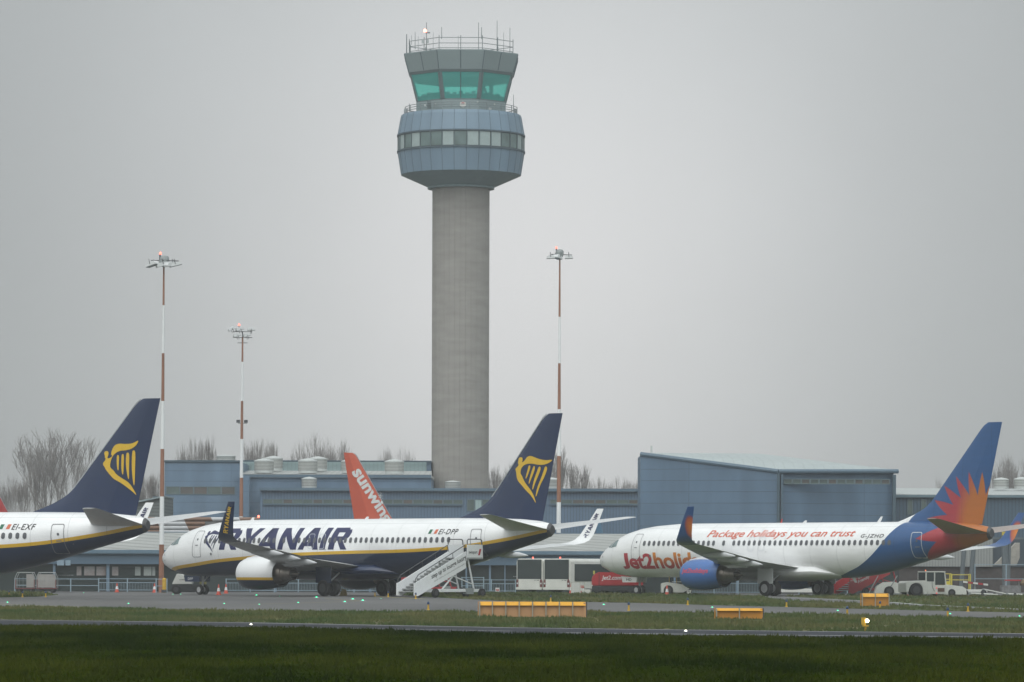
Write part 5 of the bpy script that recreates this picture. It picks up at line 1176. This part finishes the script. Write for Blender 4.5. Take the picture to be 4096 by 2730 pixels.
fence(1848, 1935, 303, 1.25, 'pale tubular barrier just right of the white steps', False, 1.2)
for u, v, lb in ((1012,2347,'small red and white notice on the fence below the middle engine'),(1990,2360,'small red and white notice on the fence left of the bus')):
    Y = 311.5; p = W(u, v, Y); n = thing('fence_notice', (p.x, Y, p.z), lb, 'notice')
    MB().box(-.16,.16,-.01,.01,-.14,.16).build('plate', mat('notice_white', (.5,.48,.48), .5), n); MB().box(-.12,.12,-.016,-.011,-.08,.04).build('printing', mat('notice_red', (.35,.05,.05), .5), n)
# yellow post in the mast enclosure
p = W(657, 2376, 305); o = thing('standpipe', (p.x, 305, 0), 'yellow capped post inside the mast foot barrier', 'post'); m_ = MB(); m_.lathe([(.16,0),(.15,.95),(.17,.96),(.15,1.08),(.05,1.14)], n=14); m_.build('body', M_ystake, o, smooth=True); MB().box(-.2,.2,-.2,-.1,.02,.25).build('base', M_dk, o)
# ------------------------------------------------------------------ vehicles
M_vwh = mat('vehicle_white', (0.60,0.60,0.56), .4, var=.06, scale=1.5, coat=.1); M_vdk = mat('chassis_dark', (.03,.033,.036), .7)
M_vglass = glassy('vehicle_glass', (0.035,0.045,0.045), .15); M_vred = mat('vehicle_red', (0.36,0.022,0.028), .35, var=.06, coat=.2)
M_vmar = mat('vehicle_maroon', (0.13,0.03,0.03), .5)
def vwheel(o, x, y, r, w=.3, m=None):
    wheel(o, x, y, r, r, w); hub(o, x, y, r, r, w, m or HUBD)
# apron buses (local x forward, front at 0)
def bus(u, Y, yaw, label, L=11.0, Wd=2.5, H=2.72):
    o = thing('apron_bus', (W(u,2300,Y).x, Y, 0), label, 'bus', 'airport buses parked side by side', rz=yaw); w = Wd/2
    P = [(-w,.35),(w,.35),(w,.55),(w,H-.2),(w-.15,H),(-w+.15,H),(-w,H-.2),(-w,.55)]
    m_ = MB(); m_.loft([[(0.06,a,b_) for a, b_ in P], [(-L,a,b_) for a, b_ in P]]); body = m_.build('body', M_vwh, o, bevel=.04)
    MB().box(.061,.10,-w+.12,w-.12,1.12,H-.08).build('windscreen', M_vglass, o)
    MB().box(.061,.13,-w+.25,w-.25,.50,1.115).build('front_panel', M_vwh, o); MB().box(.055,.20,-w+.02,w-.02,.28,.48).build('bumper', M_vwh, o, bevel=.03)
    for sg in (-1,1):
        MB().prism([(sg*(w-.25),.5),(sg*(w-.03),.5),(sg*(w-.03),.95),(sg*(w-.14),1.15),(sg*(w-.25),1.0)], .061, .10, 'x').build('corner_panel', M_vmar, o)
        hl = MB(); hl.cyl((.10, sg*(w-.13), .78), (.13, sg*(w-.13), .78), .07, .07, 12); hl.build('headlight', mat('headlight', (.6,.6,.6), .2), o)
    for sg in (-1,1):
        MB().box(-L+.3,-.55, sg*(w+.002) if sg>0 else -w-.03, w+.03 if sg>0 else -w-.002, .95, H-.42).build('side_glazing', M_vglass, o)
        for x in (-3.2,-6.0): MB().box(x-.15,x+.1, sg*w-.04, sg*w+.04, 1.5, 1.78).build('notice', mat('notice_yellow', (.55,.5,.08), .5), o)
        for x in (-1.9,-8.6): vwheel(o, x, sg*(w-.16), .46, .28)
    vs, fs = text_geo('27 339' if 'first' in label else '27 338', .02); xm = max(p[0] for p in vs)
    decal((vs, fs), lambda a, b_: (.135, a, b_), 'fleet_number', INKB, o, (w-.75, w-.32, .98, 1.07))
    beacon(o, (-.4, 0, H+.003), .07, 1.6); return o
YB = math.atan2(-.82, -.57)
bus(2120, 312.4, YB, 'first apron bus, the one whose front stands left of its neighbour', 10.0)
bus(2229, 310.9, YB, 'second apron bus, its long side with dark windows in view', 10.0)
# red ground power unit behind the sunburst jet nose
o = thing('ground_power_unit', (W(2458,2300,308).x, 308, 0), 'red wheeled power unit with white lettering below the sunburst jet nose', 'power unit')
m_ = MB(); m_.prism([(-1.75,.62),(1.8,.62),(1.8,1.35),(1.5,1.62),(-1.2,1.68),(-1.6,1.5),(-1.75,1.2)], -.7, .7); m_.build('hood', M_vred, o, bevel=.08)
MB().box(-1.72,1.8,-.72,.72,.25,.615).build('chassis', M_vdk, o); MB().box(-1.22,-1.18,-.715,-.701,.62,1.62).build('seam', M_vdk, o)
for x in (-1.3,1.2): vwheel(o, x, -.55, .27, .22); vwheel(o, x, .55, .27, .22)
vs, fs = text_geo('Jet2.com', .02, .15); decal((vs, fs), lambda a, b_: (a, -.715, b_), 'lettering', M_conew, o, (-1.0, .50, 1.0, 1.42))
MB().box(-2.15,-1.73,-.05,.05,.35,.42).build('tow_bar', M_dk, o)
o = thing('red_air_start_unit', (W(2520,2300,310).x, 310, 0), 'red unit partly hidden behind the nose wheels of the sunburst jet', 'power unit')
m_ = MB(); m_.prism([(-.9,.6),(1.0,.6),(1.0,1.2),(.7,1.45),(-.9,1.5)], -.7, .7); m_.build('hood', M_vred, o, bevel=.06); MB().box(-.95,1.0,-.65,.65,.2,.595).build('chassis', M_vdk, o); vwheel(o, -.5, -.5, .26, .2); vwheel(o, .7, -.5, .26, .2)
vs, fs = text_geo('Jet2.com', .02, .15); decal((vs, fs), lambda a, b_: (a, -.715, b_), 'lettering', M_conew, o, (-.3, .6, .68, .86))
# white crate and cage beside the buses
o = thing('wire_cage', (W(2325,2300,304).x, 304, 0), 'pale wire cage of tube frames standing before the second bus', 'cage'); m_ = MB()
for x in (-.75,-.4,-.1,.25,.75): m_.cyl((x,0,0),(x,0,.92),.018,.018,5)
for z in (.92,.1): m_.cyl((-.75,0,z),(.75,0,z),.02,.02,5)
for x in (-.75,.75): m_.cyl((x,0,.92),(x,.7,.92),.02,.02,5); m_.cyl((x,.7,0),(x,.7,.92),.02,.02,5)
m_.build('frame', mat('cage_cream', (.42,.41,.36), .5), o)
o = thing('white_container', (W(2322,2300,305.5).x, 305.5, 0), 'white ribbed box container inside the wire cage', 'container'); MB().box(-.72,.02,0,.9,.08,.86).build('body', lines_mat('container_ribs', (.55,.55,.53), px=.12, wx=.2, dark=.8), o); MB().box(.1,.75,0,.7,.06,.36).build('low_box', M_vwh, o, bevel=.03)
# tow tractor at the right
o = thing('tow_tractor', (W(3690,2300,290).x, 290, 0), 'white aircraft tow tractor with a glazed cab, parked at the right', 'tow tractor', rz=R(12)); s_ = 1.0
m_ = MB(); m_.prism([(-1.55,.30),(-1.55,.95),(-1.45,1.10),(.05,1.16),(.05,.18),(-.25,.18),(-.32,.75),(-.55,.95),(-.85,.98),(-1.15,.85),(-1.30,.55),(-1.36,.30)], -.95, .95); m_.build('rear_body', M_vwh, o, bevel=.03)
m_ = MB(); m_.prism([(.05,.18),(1.55,.18),(1.58,.75),(1.52,.82),(.05,.82)], -.95, .95); m_.build('front_body', M_vwh, o, bevel=.03)
m_ = MB()
for (a, b_) in (((-.02,.82),(-.02,1.75)), ((.62,.82),(.62,1.75)), ((1.48,.82),(1.38,1.75))):
    for y in (-.9,.9): m_.cyl((a[0], y, a[1]), (b_[0], y, b_[1]), .05, .05, 6)
m_.build('cab_frame', M_vwh, o)
MB().box(-.08,1.45,-.97,.97,1.74,1.83).build('cab_roof', M_vwh, o, bevel=.03)
for x0, x1 in ((.04,.57),(.68,1.40)): MB().box(x0,x1,-.90,-.88,.86 if x0 > .5 else 1.10,1.73).build('cab_window', M_vglass, o)
MB().box(1.40,1.43,-.85,.85,.84,1.73).build('windscreen', M_vglass, o); MB().box(-.05,-.03,-.85,.85,1.2,1.73).build('rear_window', M_vglass, o)
MB().box(.03,.60,-.965,-.955,.35,1.09).build('door', M_vwh, o); m_ = MB(); m_.tube([(.40,-.99,1.1),(.42,-.99,.75),(.55,-.99,.45),(.62,-.99,.38)], .015, 5); m_.build('cable', M_dk, o)
for x in (-.75,): vwheel(o, x, -.82, .48, .34); vwheel(o, x, .82, .48, .34)
for x in (1.22,): vwheel(o, x, .6, .3, .25)
m_ = MB()
for i in range(6): m_.box(-1.1+i*.17,-1.02+i*.17,-.7,.7,1.165,1.20)
m_.build('grille', M_vdk, o)
MB().box(.85,1.35,-.99,-.955,.35,.62).build('coupling', mat('rust_brown', (.12,.07,.05), .8), o); beacon(o, (-.0, -.7, 1.835), .05, .6, 'cab_beacon', (1,.4,.1))
for z in (.62,.24): MB().box(.72,.80,-.985,-.96,z-.05,z+.05).build('tail_lamp', mat('tail_lamp_red', (.6,.05,.05), .3, emit=(1,.12,.12,.6)), o)
o = thing('low_white_tug', (W(3812,2300,293).x, 293, 0), 'low white tug whose round wheel arch shows just right of the tow tractor', 'tow tractor')
m_ = MB(); m_.prism([(-.62,.10),(-.62,.80),(-.45,.85),(.65,.72),(.9,.55),(.95,.12),(.12,.12),(.05,.4),(-.15,.52),(-.35,.42),(-.42,.10)], -.6, .6); m_.build('body', M_vwh, o, bevel=.02); vwheel(o, -.15, -.55, .27, .2)
o = thing('engine_dolly', (W(3565,2300,294).x, 294, 0), 'white wheel arches and grey struts left of the tow tractor', 'tow tractor')
m_ = MB(); m_.prism([(-1.3,.2),(-1.1,.7),(-.6,1.0),(.2,1.05),(.55,.9),(.6,.2),(.2,.2),(.1,.55),(-.2,.72),(-.5,.6),(-.6,.2)], -.5, .5); m_.build('body', M_vwh, o, bevel=.02); vwheel(o, -.2, -.48, .36, .22); MB().box(-2.2,.6,-.55,-.45,.12,.22).build('drawbar', M_mech, o)
m_ = MB(); m_.cyl((-1.7,-.5,.2),(-1.0,-.5,1.5),.04,.04,6); m_.cyl((-.2,-.52,.5),(.4,-.52,1.5),.04,.04,6); m_.build('strut', M_mech, o)
# second low tractor behind the engine of the sunburst jet
o = thing('low_tow_tug', (W(2700,2300,300).x, 300, 0), 'low white towing tug seen under the sunburst jet between nose wheels and engine', 'tow tractor')
m_ = MB(); m_.prism([(-1.05,.15),(-1.05,.85),(-.6,.95),(.2,.85),(.9,.70),(1.05,.45),(.6,.18),(-.15,.18),(-.25,.55),(-.5,.68),(-.75,.6),(-.88,.15)], -.8, .8); m_.build('body', M_vwh, o, bevel=.03)
vwheel(o, -.52, -.7, .36, .28); vwheel(o, .95, -.6, .3, .25); MB().box(-.2,1.0,-.5,.5,.95,1.0).build('deck', M_vwh, o)
m_ = MB(); 
for x in (-.45,.1): m_.cyl((x,-.5,.8),(x,-.5,1.7),.02,.02,5)
m_.cyl((-.45,-.5,1.4),(.1,-.5,1.4),.02,.02,5); m_.build('handrail', M_ystake, o)
o = thing('wheel_chock_board', (W(2755,2300,298).x, 298, 0), 'small white tilted board standing right of the low tug', 'board'); m_ = MB(); m_.prism([(-.12,.08),(.14,.08),(.2,.38),(-.16,.36)], -.02, .02); m_.build('panel', M_vwh, o); decal(text_geo('HD', .02), lambda a, b_: (a, -.026, b_), 'lettering', INKB, o, (-.08,.1,.24,.32))
# white fronted tug behind the nose gear of the middle jet
o = thing('pushback_tug', (W(762,2300,293).x, 293, 0), 'black and white tug at the nose wheels of the middle jet', 'tow tractor')
m_ = MB(); m_.prism([(-1.30,.72),(-.95,1.48),(-.6,1.44),(.15,1.02),(.15,.72)], -.7, .7); m_.build('white_hood', M_vwh, o, bevel=.03); m_ = MB(); m_.prism([(-1.35,.14),(-1.32,.715),(1.15,.715),(1.2,.14)], -.78, .78); m_.build('chassis', M_vdk, o, bevel=.04)
for x in (-1.0,.75): vwheel(o, x, -.75, .33, .2); vwheel(o, x, .75, .33, .2)
decal(text_geo('swissport', .02), lambda a, b_: (a, -.715, b_), 'lettering', INKB, o, (-.75,-.15,1.0,1.09)); MB().box(.7,1.15,-.4,.4,.72,1.1).build('crew_seat', mat('seat_olive', (.18,.17,.05), .7), o)
# baggage trolley
o = thing('baggage_trolley', (W(146,2300,303).x, 303, 0), 'double curtain sided baggage trolley with a red frame, left of the fence', 'trolley')
M_cur = mat('curtain_beige', (0.30,0.285,0.27), .8, var=.1, scale=2)
for k, x0 in enumerate((-1.55, .07)):
    m_ = MB(); P = [(x0,.35),(x0+.0,1.15),(x0+.18,1.52),(x0+1.30,1.52),(x0+1.48,1.15),(x0+1.48,.35)]
    for y in (-.6,.6): m_.tube([(a, y, b_) for a, b_ in P], .03, 6)
    m_.build('hoop_frame', M_mech, o); MB().box(x0,x0+1.48,-.66,.66,.28,.36).build('deck', M_vmar, o); MB().box(x0+.16,x0+1.32,-.62,.62,1.50,1.55).build('canopy', M_conew, o)
    for x in (x0+.02, x0+1.43): MB().box(x,x+.06,-.63,-.57,.36,1.0).build('corner_rail', M_vmar, o)
    MB().box(x0+(.85 if k == 0 else .05), x0+1.42, -.56, -.54, .40, 1.40).build('curtain', M_cur, o)
    m_ = MB()
    for i in range(6): m_.cyl((x0+.05+i*.28,-.62,.38),(x0+.05+i*.28,-.62,1.2),.008,.008,4)
    for z in (.6,.9): m_.cyl((x0,-.62,z),(x0+1.48,-.62,z),.008,.008,4)
    m_.build('netting', M_mech, o)
    for x in (x0+.3,x0+1.2): vwheel(o, x, -.5, .16, .12); vwheel(o, x, .5, .16, .12)
# boarding steps at the rear door of the middle jet
def steps(label, loc, rz, H, L, Wd, side_m, inner_m, words=None, lower=None, group='passenger boarding steps', plat=True):
    """local x runs from the foot (0) up to the door end; y is the width"""
    o = thing('boarding_steps', loc, label, 'boarding steps', group, rz=rz); w = Wd/2; z0 = .35
    for sg in (-1,1):
        m_ = MB(); m_.prism([(0,.15),(.35,.10),(L,H-.70),(L,H+.42),(.2,1.0),(0,.95)], sg*w-.03, sg*w+.03); m_.build('side_panel', side_m, o)
        m_ = MB(); m_.tube([(.1,sg*w,.9),(.12,sg*w,1.2),(.4,sg*w,1.5),(L-.1,sg*w,H+.82),(L+.0,sg*w,H+.4)], .03, 6, 0)
        for t in (.25,.5,.75): m_.cyl((L*t,sg*w,.95+(H-.53)*t),(L*t-.03,sg*w,1.32+(H-.53)*t),.022,.022,5)
        m_.build('handrail', M_dk, o)
    n = 14; m_ = MB()
    for i in range(n): m_.box(.15+(L-.15)*i/n, .15+(L-.15)*(i+1)/n, -w+.04, w-.04, .25+(H-.25)*(i+1)/n-.05, .25+(H-.25)*(i+1)/n)
    m_.build('treads', mat('tread_grey', (.28,.29,.29), .7), o)
    if plat:
        MB().box(L, L+1.5, -w-.12, w+.12, H-.08, H).build('platform', M_mech, o)
        for sg in (-1,1):
            y0 = sg*(w+.08); m_ = MB(); m_.prism([(L+.0,H-.10),(L+1.55,H-.10),(L+1.5,H+.86),(L+.05,H+.86)], y0-.03, y0+.03); q = m_.build('platform_screen', side_m, o)
            m_ = MB(); m_.tube([(L+.05,y0,H+.86),(L+.05,y0,H+1.12),(L+.15,y0,H+1.22),(L+1.35,y0,H+1.22),(L+1.45,y0,H+1.12),(L+1.48,y0,H+.86)], .035, 6); m_.build('screen_hoop', M_dk, q)
    m_ = MB()
    for sg in (-1,1):
        m_.cyl((L*.55,sg*(w-.1),.5),(L+.2,sg*(w-.1),H-.1),.06,.06,6); m_.cyl((L+.9,sg*(w-.1),.5),(L+.3,sg*(w-.1),H-.1),.06,.06,6); m_.cyl((L*.75,sg*(w-.1),H*.55),(L+.7,sg*(w-.1),.9),.04,.04,6)
    m_.build('strut_frame', side_m, o)
    MB().box(L*.28, L+1.9, -w+.1, w-.1, .36, .56).build('undercarriage', side_m, o, bevel=.02); MB().box(L+.1, L+.75, -w-.02, -w+.35, .22, .62).build('control_box', M_mech, o)
    for x in (L*.42, L+1.6):
        for sg in (-1,1): vwheel(o, x, sg*(w-.05), .30, .2)
    return o
M_stw = mat('steps_white', (0.74,0.75,0.76), .45, var=.06, scale=1)
Ls, Hs, Ws = 4.9, 2.65, 1.6
# the flight runs square to the fuselage, out from the rear door
ddir = Vector((math.sin(TB), math.cos(TB), 0)); dor = Vector((-25.19 + 32.35*math.cos(TB), 290.44 - 32.35*math.sin(TB), 0)) - ddir * 1.55
foot = dor - ddir * (Ls + 1.55)
s1 = steps('white boarding steps with lettering at the rear door of the middle jet', foot, math.atan2(ddir.y, ddir.x), Hs, Ls, Ws, M_stw, M_stw)
slope = math.atan2(Hs-.70-.10, Ls-.35)
vs, fs = text_geo('step up to lounge luxury', .02, .2)
def side_text(txt, box, bold=.02, sh=.2, y=-(Ws/2+.035), m=INKB, ang=slope, org=(0.55,.30), par=s1, name='lettering'):
    vs, fs = text_geo(txt, bold, sh); ca, sa = math.cos(ang), math.sin(ang)
    decal((vs, fs), lambda a, b_: (org[0] + a*ca - b_*sa, y, org[1] + a*sa + b_*ca), name, m, par, box)
side_text('step up to lounge luxury', (1.35, 4.95, .36, .74))
side_text('book online or www.executivelounges.com', (1.5, 5.0, .14, .28), .0, 0, m=mat('lettering_grey', (.2,.2,.2), .5))
vs, fs = text_geo('swissport', .02); decal((vs, fs), lambda a, b_: (Ls + a, -(Ws/2+.115), Hs + b_), 'lettering', INKB, s1, (.18, 1.0, .20, .46))
MB().prism([(Ls+1.06,Hs+.16),(Ls+1.24,Hs+.16),(Ls+1.38,Hs+.58),(Ls+1.20,Hs+.58)], -(Ws/2+.12), -(Ws/2+.112)).build('emblem', LRED, s1)
# red steps beyond the two jets, rising away to the right
def far_steps(u, Y, yaw, label, tx=(1.0, 2.2)):
    o = steps(label, (W(u,2300,Y).x, Y, 0), yaw, 2.3, 4.2, 1.6, M_vred, M_vred, plat=True)
    ca, sa = math.cos(.36), math.sin(.36)
    for txt, bx in (('Go', (.1,.55,.45,.8)), ('Friendly', (0,1.25,.08,.40))):
        vs, fs = text_geo(txt, .02, .1); decal((vs, fs), lambda a, b_: (tx[0] + a*ca - b_*sa, -.835, .75 + a*sa + b_*ca), 'lettering', M_conew, o, bx)
    return o
far_steps(1560, 293, R(38), 'red boarding steps with white lettering behind the middle jet main wheels')
far_steps(3366, 299, R(38), 'red boarding steps with white lettering behind the sunburst jet')
# yellow maintenance stand, belt loader and tow bars at the right
o = thing('maintenance_stand', (W(3825,2300,312).x, 312, 0), 'yellow railed maintenance stand behind the tow tractor', 'platform'); m_ = MB()
for x in (-1.15,-.4,-.35,1.1): m_.cyl((x,0,.4),(x,0,1.62),.045,.045,6)
for z in (1.62,1.2,.85): m_.cyl((-1.15,0,z),(-.4,0,z),.035,.035,6)
for z in (1.55,1.15): m_.cyl((-.35,0,z),(1.0,0,z),.035,.035,6)
for x in (-1.15,-.4,1.1): m_.cyl((x,1.0,.4),(x,1.0,1.62),.045,.045,6); m_.cyl((x,0,1.6),(x,1.0,1.6),.03,.03,6)
m_.build('railing', mat('rail_yellow', (.5,.42,.05), .5), o); MB().box(-1.2,1.15,-.05,1.05,.30,.42).build('deck', M_vdk, o); MB().box(-.95,-.5,-.12,.0,.5,1.05).build('control_box', mat('rail_yellow', (.5,.42,.05)), o)
for x in (-.9,.8): vwheel(o, x, 0, .2, .15); vwheel(o, x, 1.0, .2, .15)
o = thing('belt_loader', (W(3900,2300,305).x, 305, 0), 'red and white striped belt loader boom right of the tractor', 'belt loader')
MB().prism([(-.95,.95),(1.0,.72),(1.0,.86),(-.95,1.12)], -.3, .3).build('boom', M_vdk, o)
for i in range(5): MB().prism([(-.95+i*.39,.96-i*.046),(-.60+i*.39,.92-i*.046),(-.60+i*.39,1.06-i*.046),(-.95+i*.39,1.10-i*.046)], -.33, -.305).build('stripe', M_vwh if i % 2 == 0 else M_vred, o)
MB().box(-1.2,.9,-.5,.5,.2,.45).build('chassis', M_vwh, o, bevel=.05); vwheel(o, -.8, -.5, .22, .18); vwheel(o, .6, -.5, .22, .18)
m_ = MB(); m_.cyl((0,0,.45),(0,0,.86),.08,.08,8); m_.build('lift_leg', M_mech, o)
for (u0, v0), (u1, v1), Y, lb in (((3935,2358),(4030,2378),300,'long white tow bar sloping down at the right'),((3880,2374),(3990,2381),298,'white tow bar lying behind the grass bank'),((4030,2376),(4096,2384),299,'white tow bar end nearest the right edge')):
    a_, b_ = W(u0, v0, Y), W(u1, v1, Y); o = thing('tow_bar', (a_.x, Y, 0), lb, 'tow bar', 'tow bars at the right'); d_ = b_ - a_; za, zb2 = max(.12, a_.z), max(.10, b_.z)
    m_ = MB(); m_.cyl((0,0,za),(d_.x,0,zb2),.055,.05,10); m_.build('shaft', M_vwh, o, smooth=True); vwheel(o, d_.x*.45, 0, .12, .1); MB().box(-.12,.05,-.08,.08,za-.06,za+.07).build('head', M_mech, o)
o = thing('equipment_pallet', (W(4050,2300,308).x, 308, 0), 'grey equipment frame stacked with gear near the right edge', 'equipment'); MB().box(-.9,.6,-.5,.5,.1,.75).build('crate', mat('crate_grey', (.16,.16,.16), .7, var=.3, scale=4), o, bevel=.02); MB().box(-.6,.6,-.3,.3,1.1,1.2).build('tray', M_vred, o)
m_ = MB()
for x in (-.55,.5): m_.cyl((x,0,.75),(x,0,1.1),.03,.03,6)
m_.build('tray_legs', M_mech, o); m_ = MB(); m_.lathe([(.5,.76),(.55,.95),(.35,1.2),(.05,1.3)], c=(1.1,0), n=10); m_.build('cover', mat('cover_brown', (.16,.11,.06), .9, var=.2), o)
# yellow chocks and small pieces near the middle jet
o = tag(MB().prism([(-.25,0),(.3,0),(.22,.42),(-.05,.5)], -.2, .2).build('chock_box', mat('chock_sand', (.45,.33,.12), .7)), 'sand coloured chock box right of the near main wheels of the middle jet', 'chock'); o.location = (W(1372,2300,279).x, 279, 0)
o = thing('white_low_trolley', (W(3200,2300,309).x, 309, 0), 'low white trolley seen behind the main wheels of the sunburst jet', 'trolley'); MB().box(-2.0,1.5,-.4,.4,.15,.45).build('bed', M_vwh, o, bevel=.03); vwheel(o, -1.6, -.35, .15, .12); vwheel(o, 1.1, -.35, .15, .12)
# unidentified small red panel over the back of the sunburst jet
p = W(3122, 2100, 330); o = thing('red_slanting_panel', (p.x, 330, 0), 'small red slanting panel showing above the sunburst jet', 'marker'); m_ = MB(); m_.prism([(-.14,p.z-.3),(.06,p.z-.3),(.18,wz(2077,330,3122)),(.08,wz(2077,330,3122))], -.02, .02); m_.build('panel', mat('panel_red', (.5,.03,.03), .5), o); m_ = MB(); m_.cyl((-.02,0,4.2),(-.02,0,p.z-.3),.04,.04,6); m_.build('pole', M_mech, o)
# people in the cab of the tower
def person(name, loc, joints, edges, radii, label, m, parent_group='controllers in the tower cab'):
    me = bpy.data.meshes.new(name); me.from_pydata(joints, edges, []); o = bpy.data.objects.new(name, me); COL.objects.link(o)
    sk = o.modifiers.new('skin', 'SKIN'); ss = o.modifiers.new('sub', 'SUBSURF'); ss.levels = 1; ss.render_levels = 1
    for v, r_ in zip(me.skin_vertices[0].data, radii): v.radius = (r_, r_)
    me.skin_vertices[0].data[0].use_root = True
    bpy.context.view_layer.update(); m2 = bpy.data.meshes.new_from_object(o.evaluated_get(bpy.context.evaluated_depsgraph_get())); o.modifiers.clear(); o.data = m2; m2.materials.clear(); m2.materials.append(m)
    o.location = loc; return tag(o, label, 'person', parent_group)
M_cl = mat('clothing_dark', (.03,.04,.05), .8)
J = [(0,0,.95),(0,0,1.2),(-.08,0,1.42),(-.12,0,1.55),(-.14,0,1.66),(-.15,0,1.76),(.1,.1,.5),(.1,.1,.05),(.1,-.1,.5),(.1,-.1,.05),(-.1,.2,1.40),(-.35,.22,1.25),(-.58,.2,1.05),(-.1,-.2,1.40),(-.35,-.22,1.22),(-.55,-.2,1.02)]
Ed = [(0,1),(1,2),(2,3),(3,4),(4,5),(0,6),(6,7),(0,8),(8,9),(2,10),(10,11),(11,12),(2,13),(13,14),(14,15)]
Ra = [.15,.14,.16,.06,.10,.08,.09,.05,.09,.05,.07,.05,.04,.07,.05,.04]
zf = tz(412)
person('person', (tcx + (1775-1843)*K*1.0, TY - 2.6, zf), J, Ed, Ra, 'person in dark clothing leaning forward over a desk in the tower cab', M_cl)
person('person', (tcx + (1942-1843)*K*1.0, TY - 2.6, zf-.35), J, Ed, Ra, 'person sitting upright at the right side of the tower cab', M_cl)
# ------------------------------------------------------------------ thin winter haze round everything
HZ = MB(); HZ.box(-510, 510, -70, 1160, -1.03, 64)
m = bpy.data.materials.new('haze_air'); m.use_nodes = True; t = m.node_tree; t.nodes.clear()
pv = N(t, 'ShaderNodeVolumePrincipled'); pv.inputs['Color'].default_value = (0.97, 0.98, 1.0, 1); pv.inputs['Density'].default_value = 0.00029; pv.inputs['Anisotropy'].default_value = 0.2
out = N(t, 'ShaderNodeOutputMaterial'); t.links.new(pv.outputs[0], out.inputs['Volume'])
hz = HZ.build('haze', m); hz['kind'] = 'stuff'
SC.cycles.volume_bounces = 1
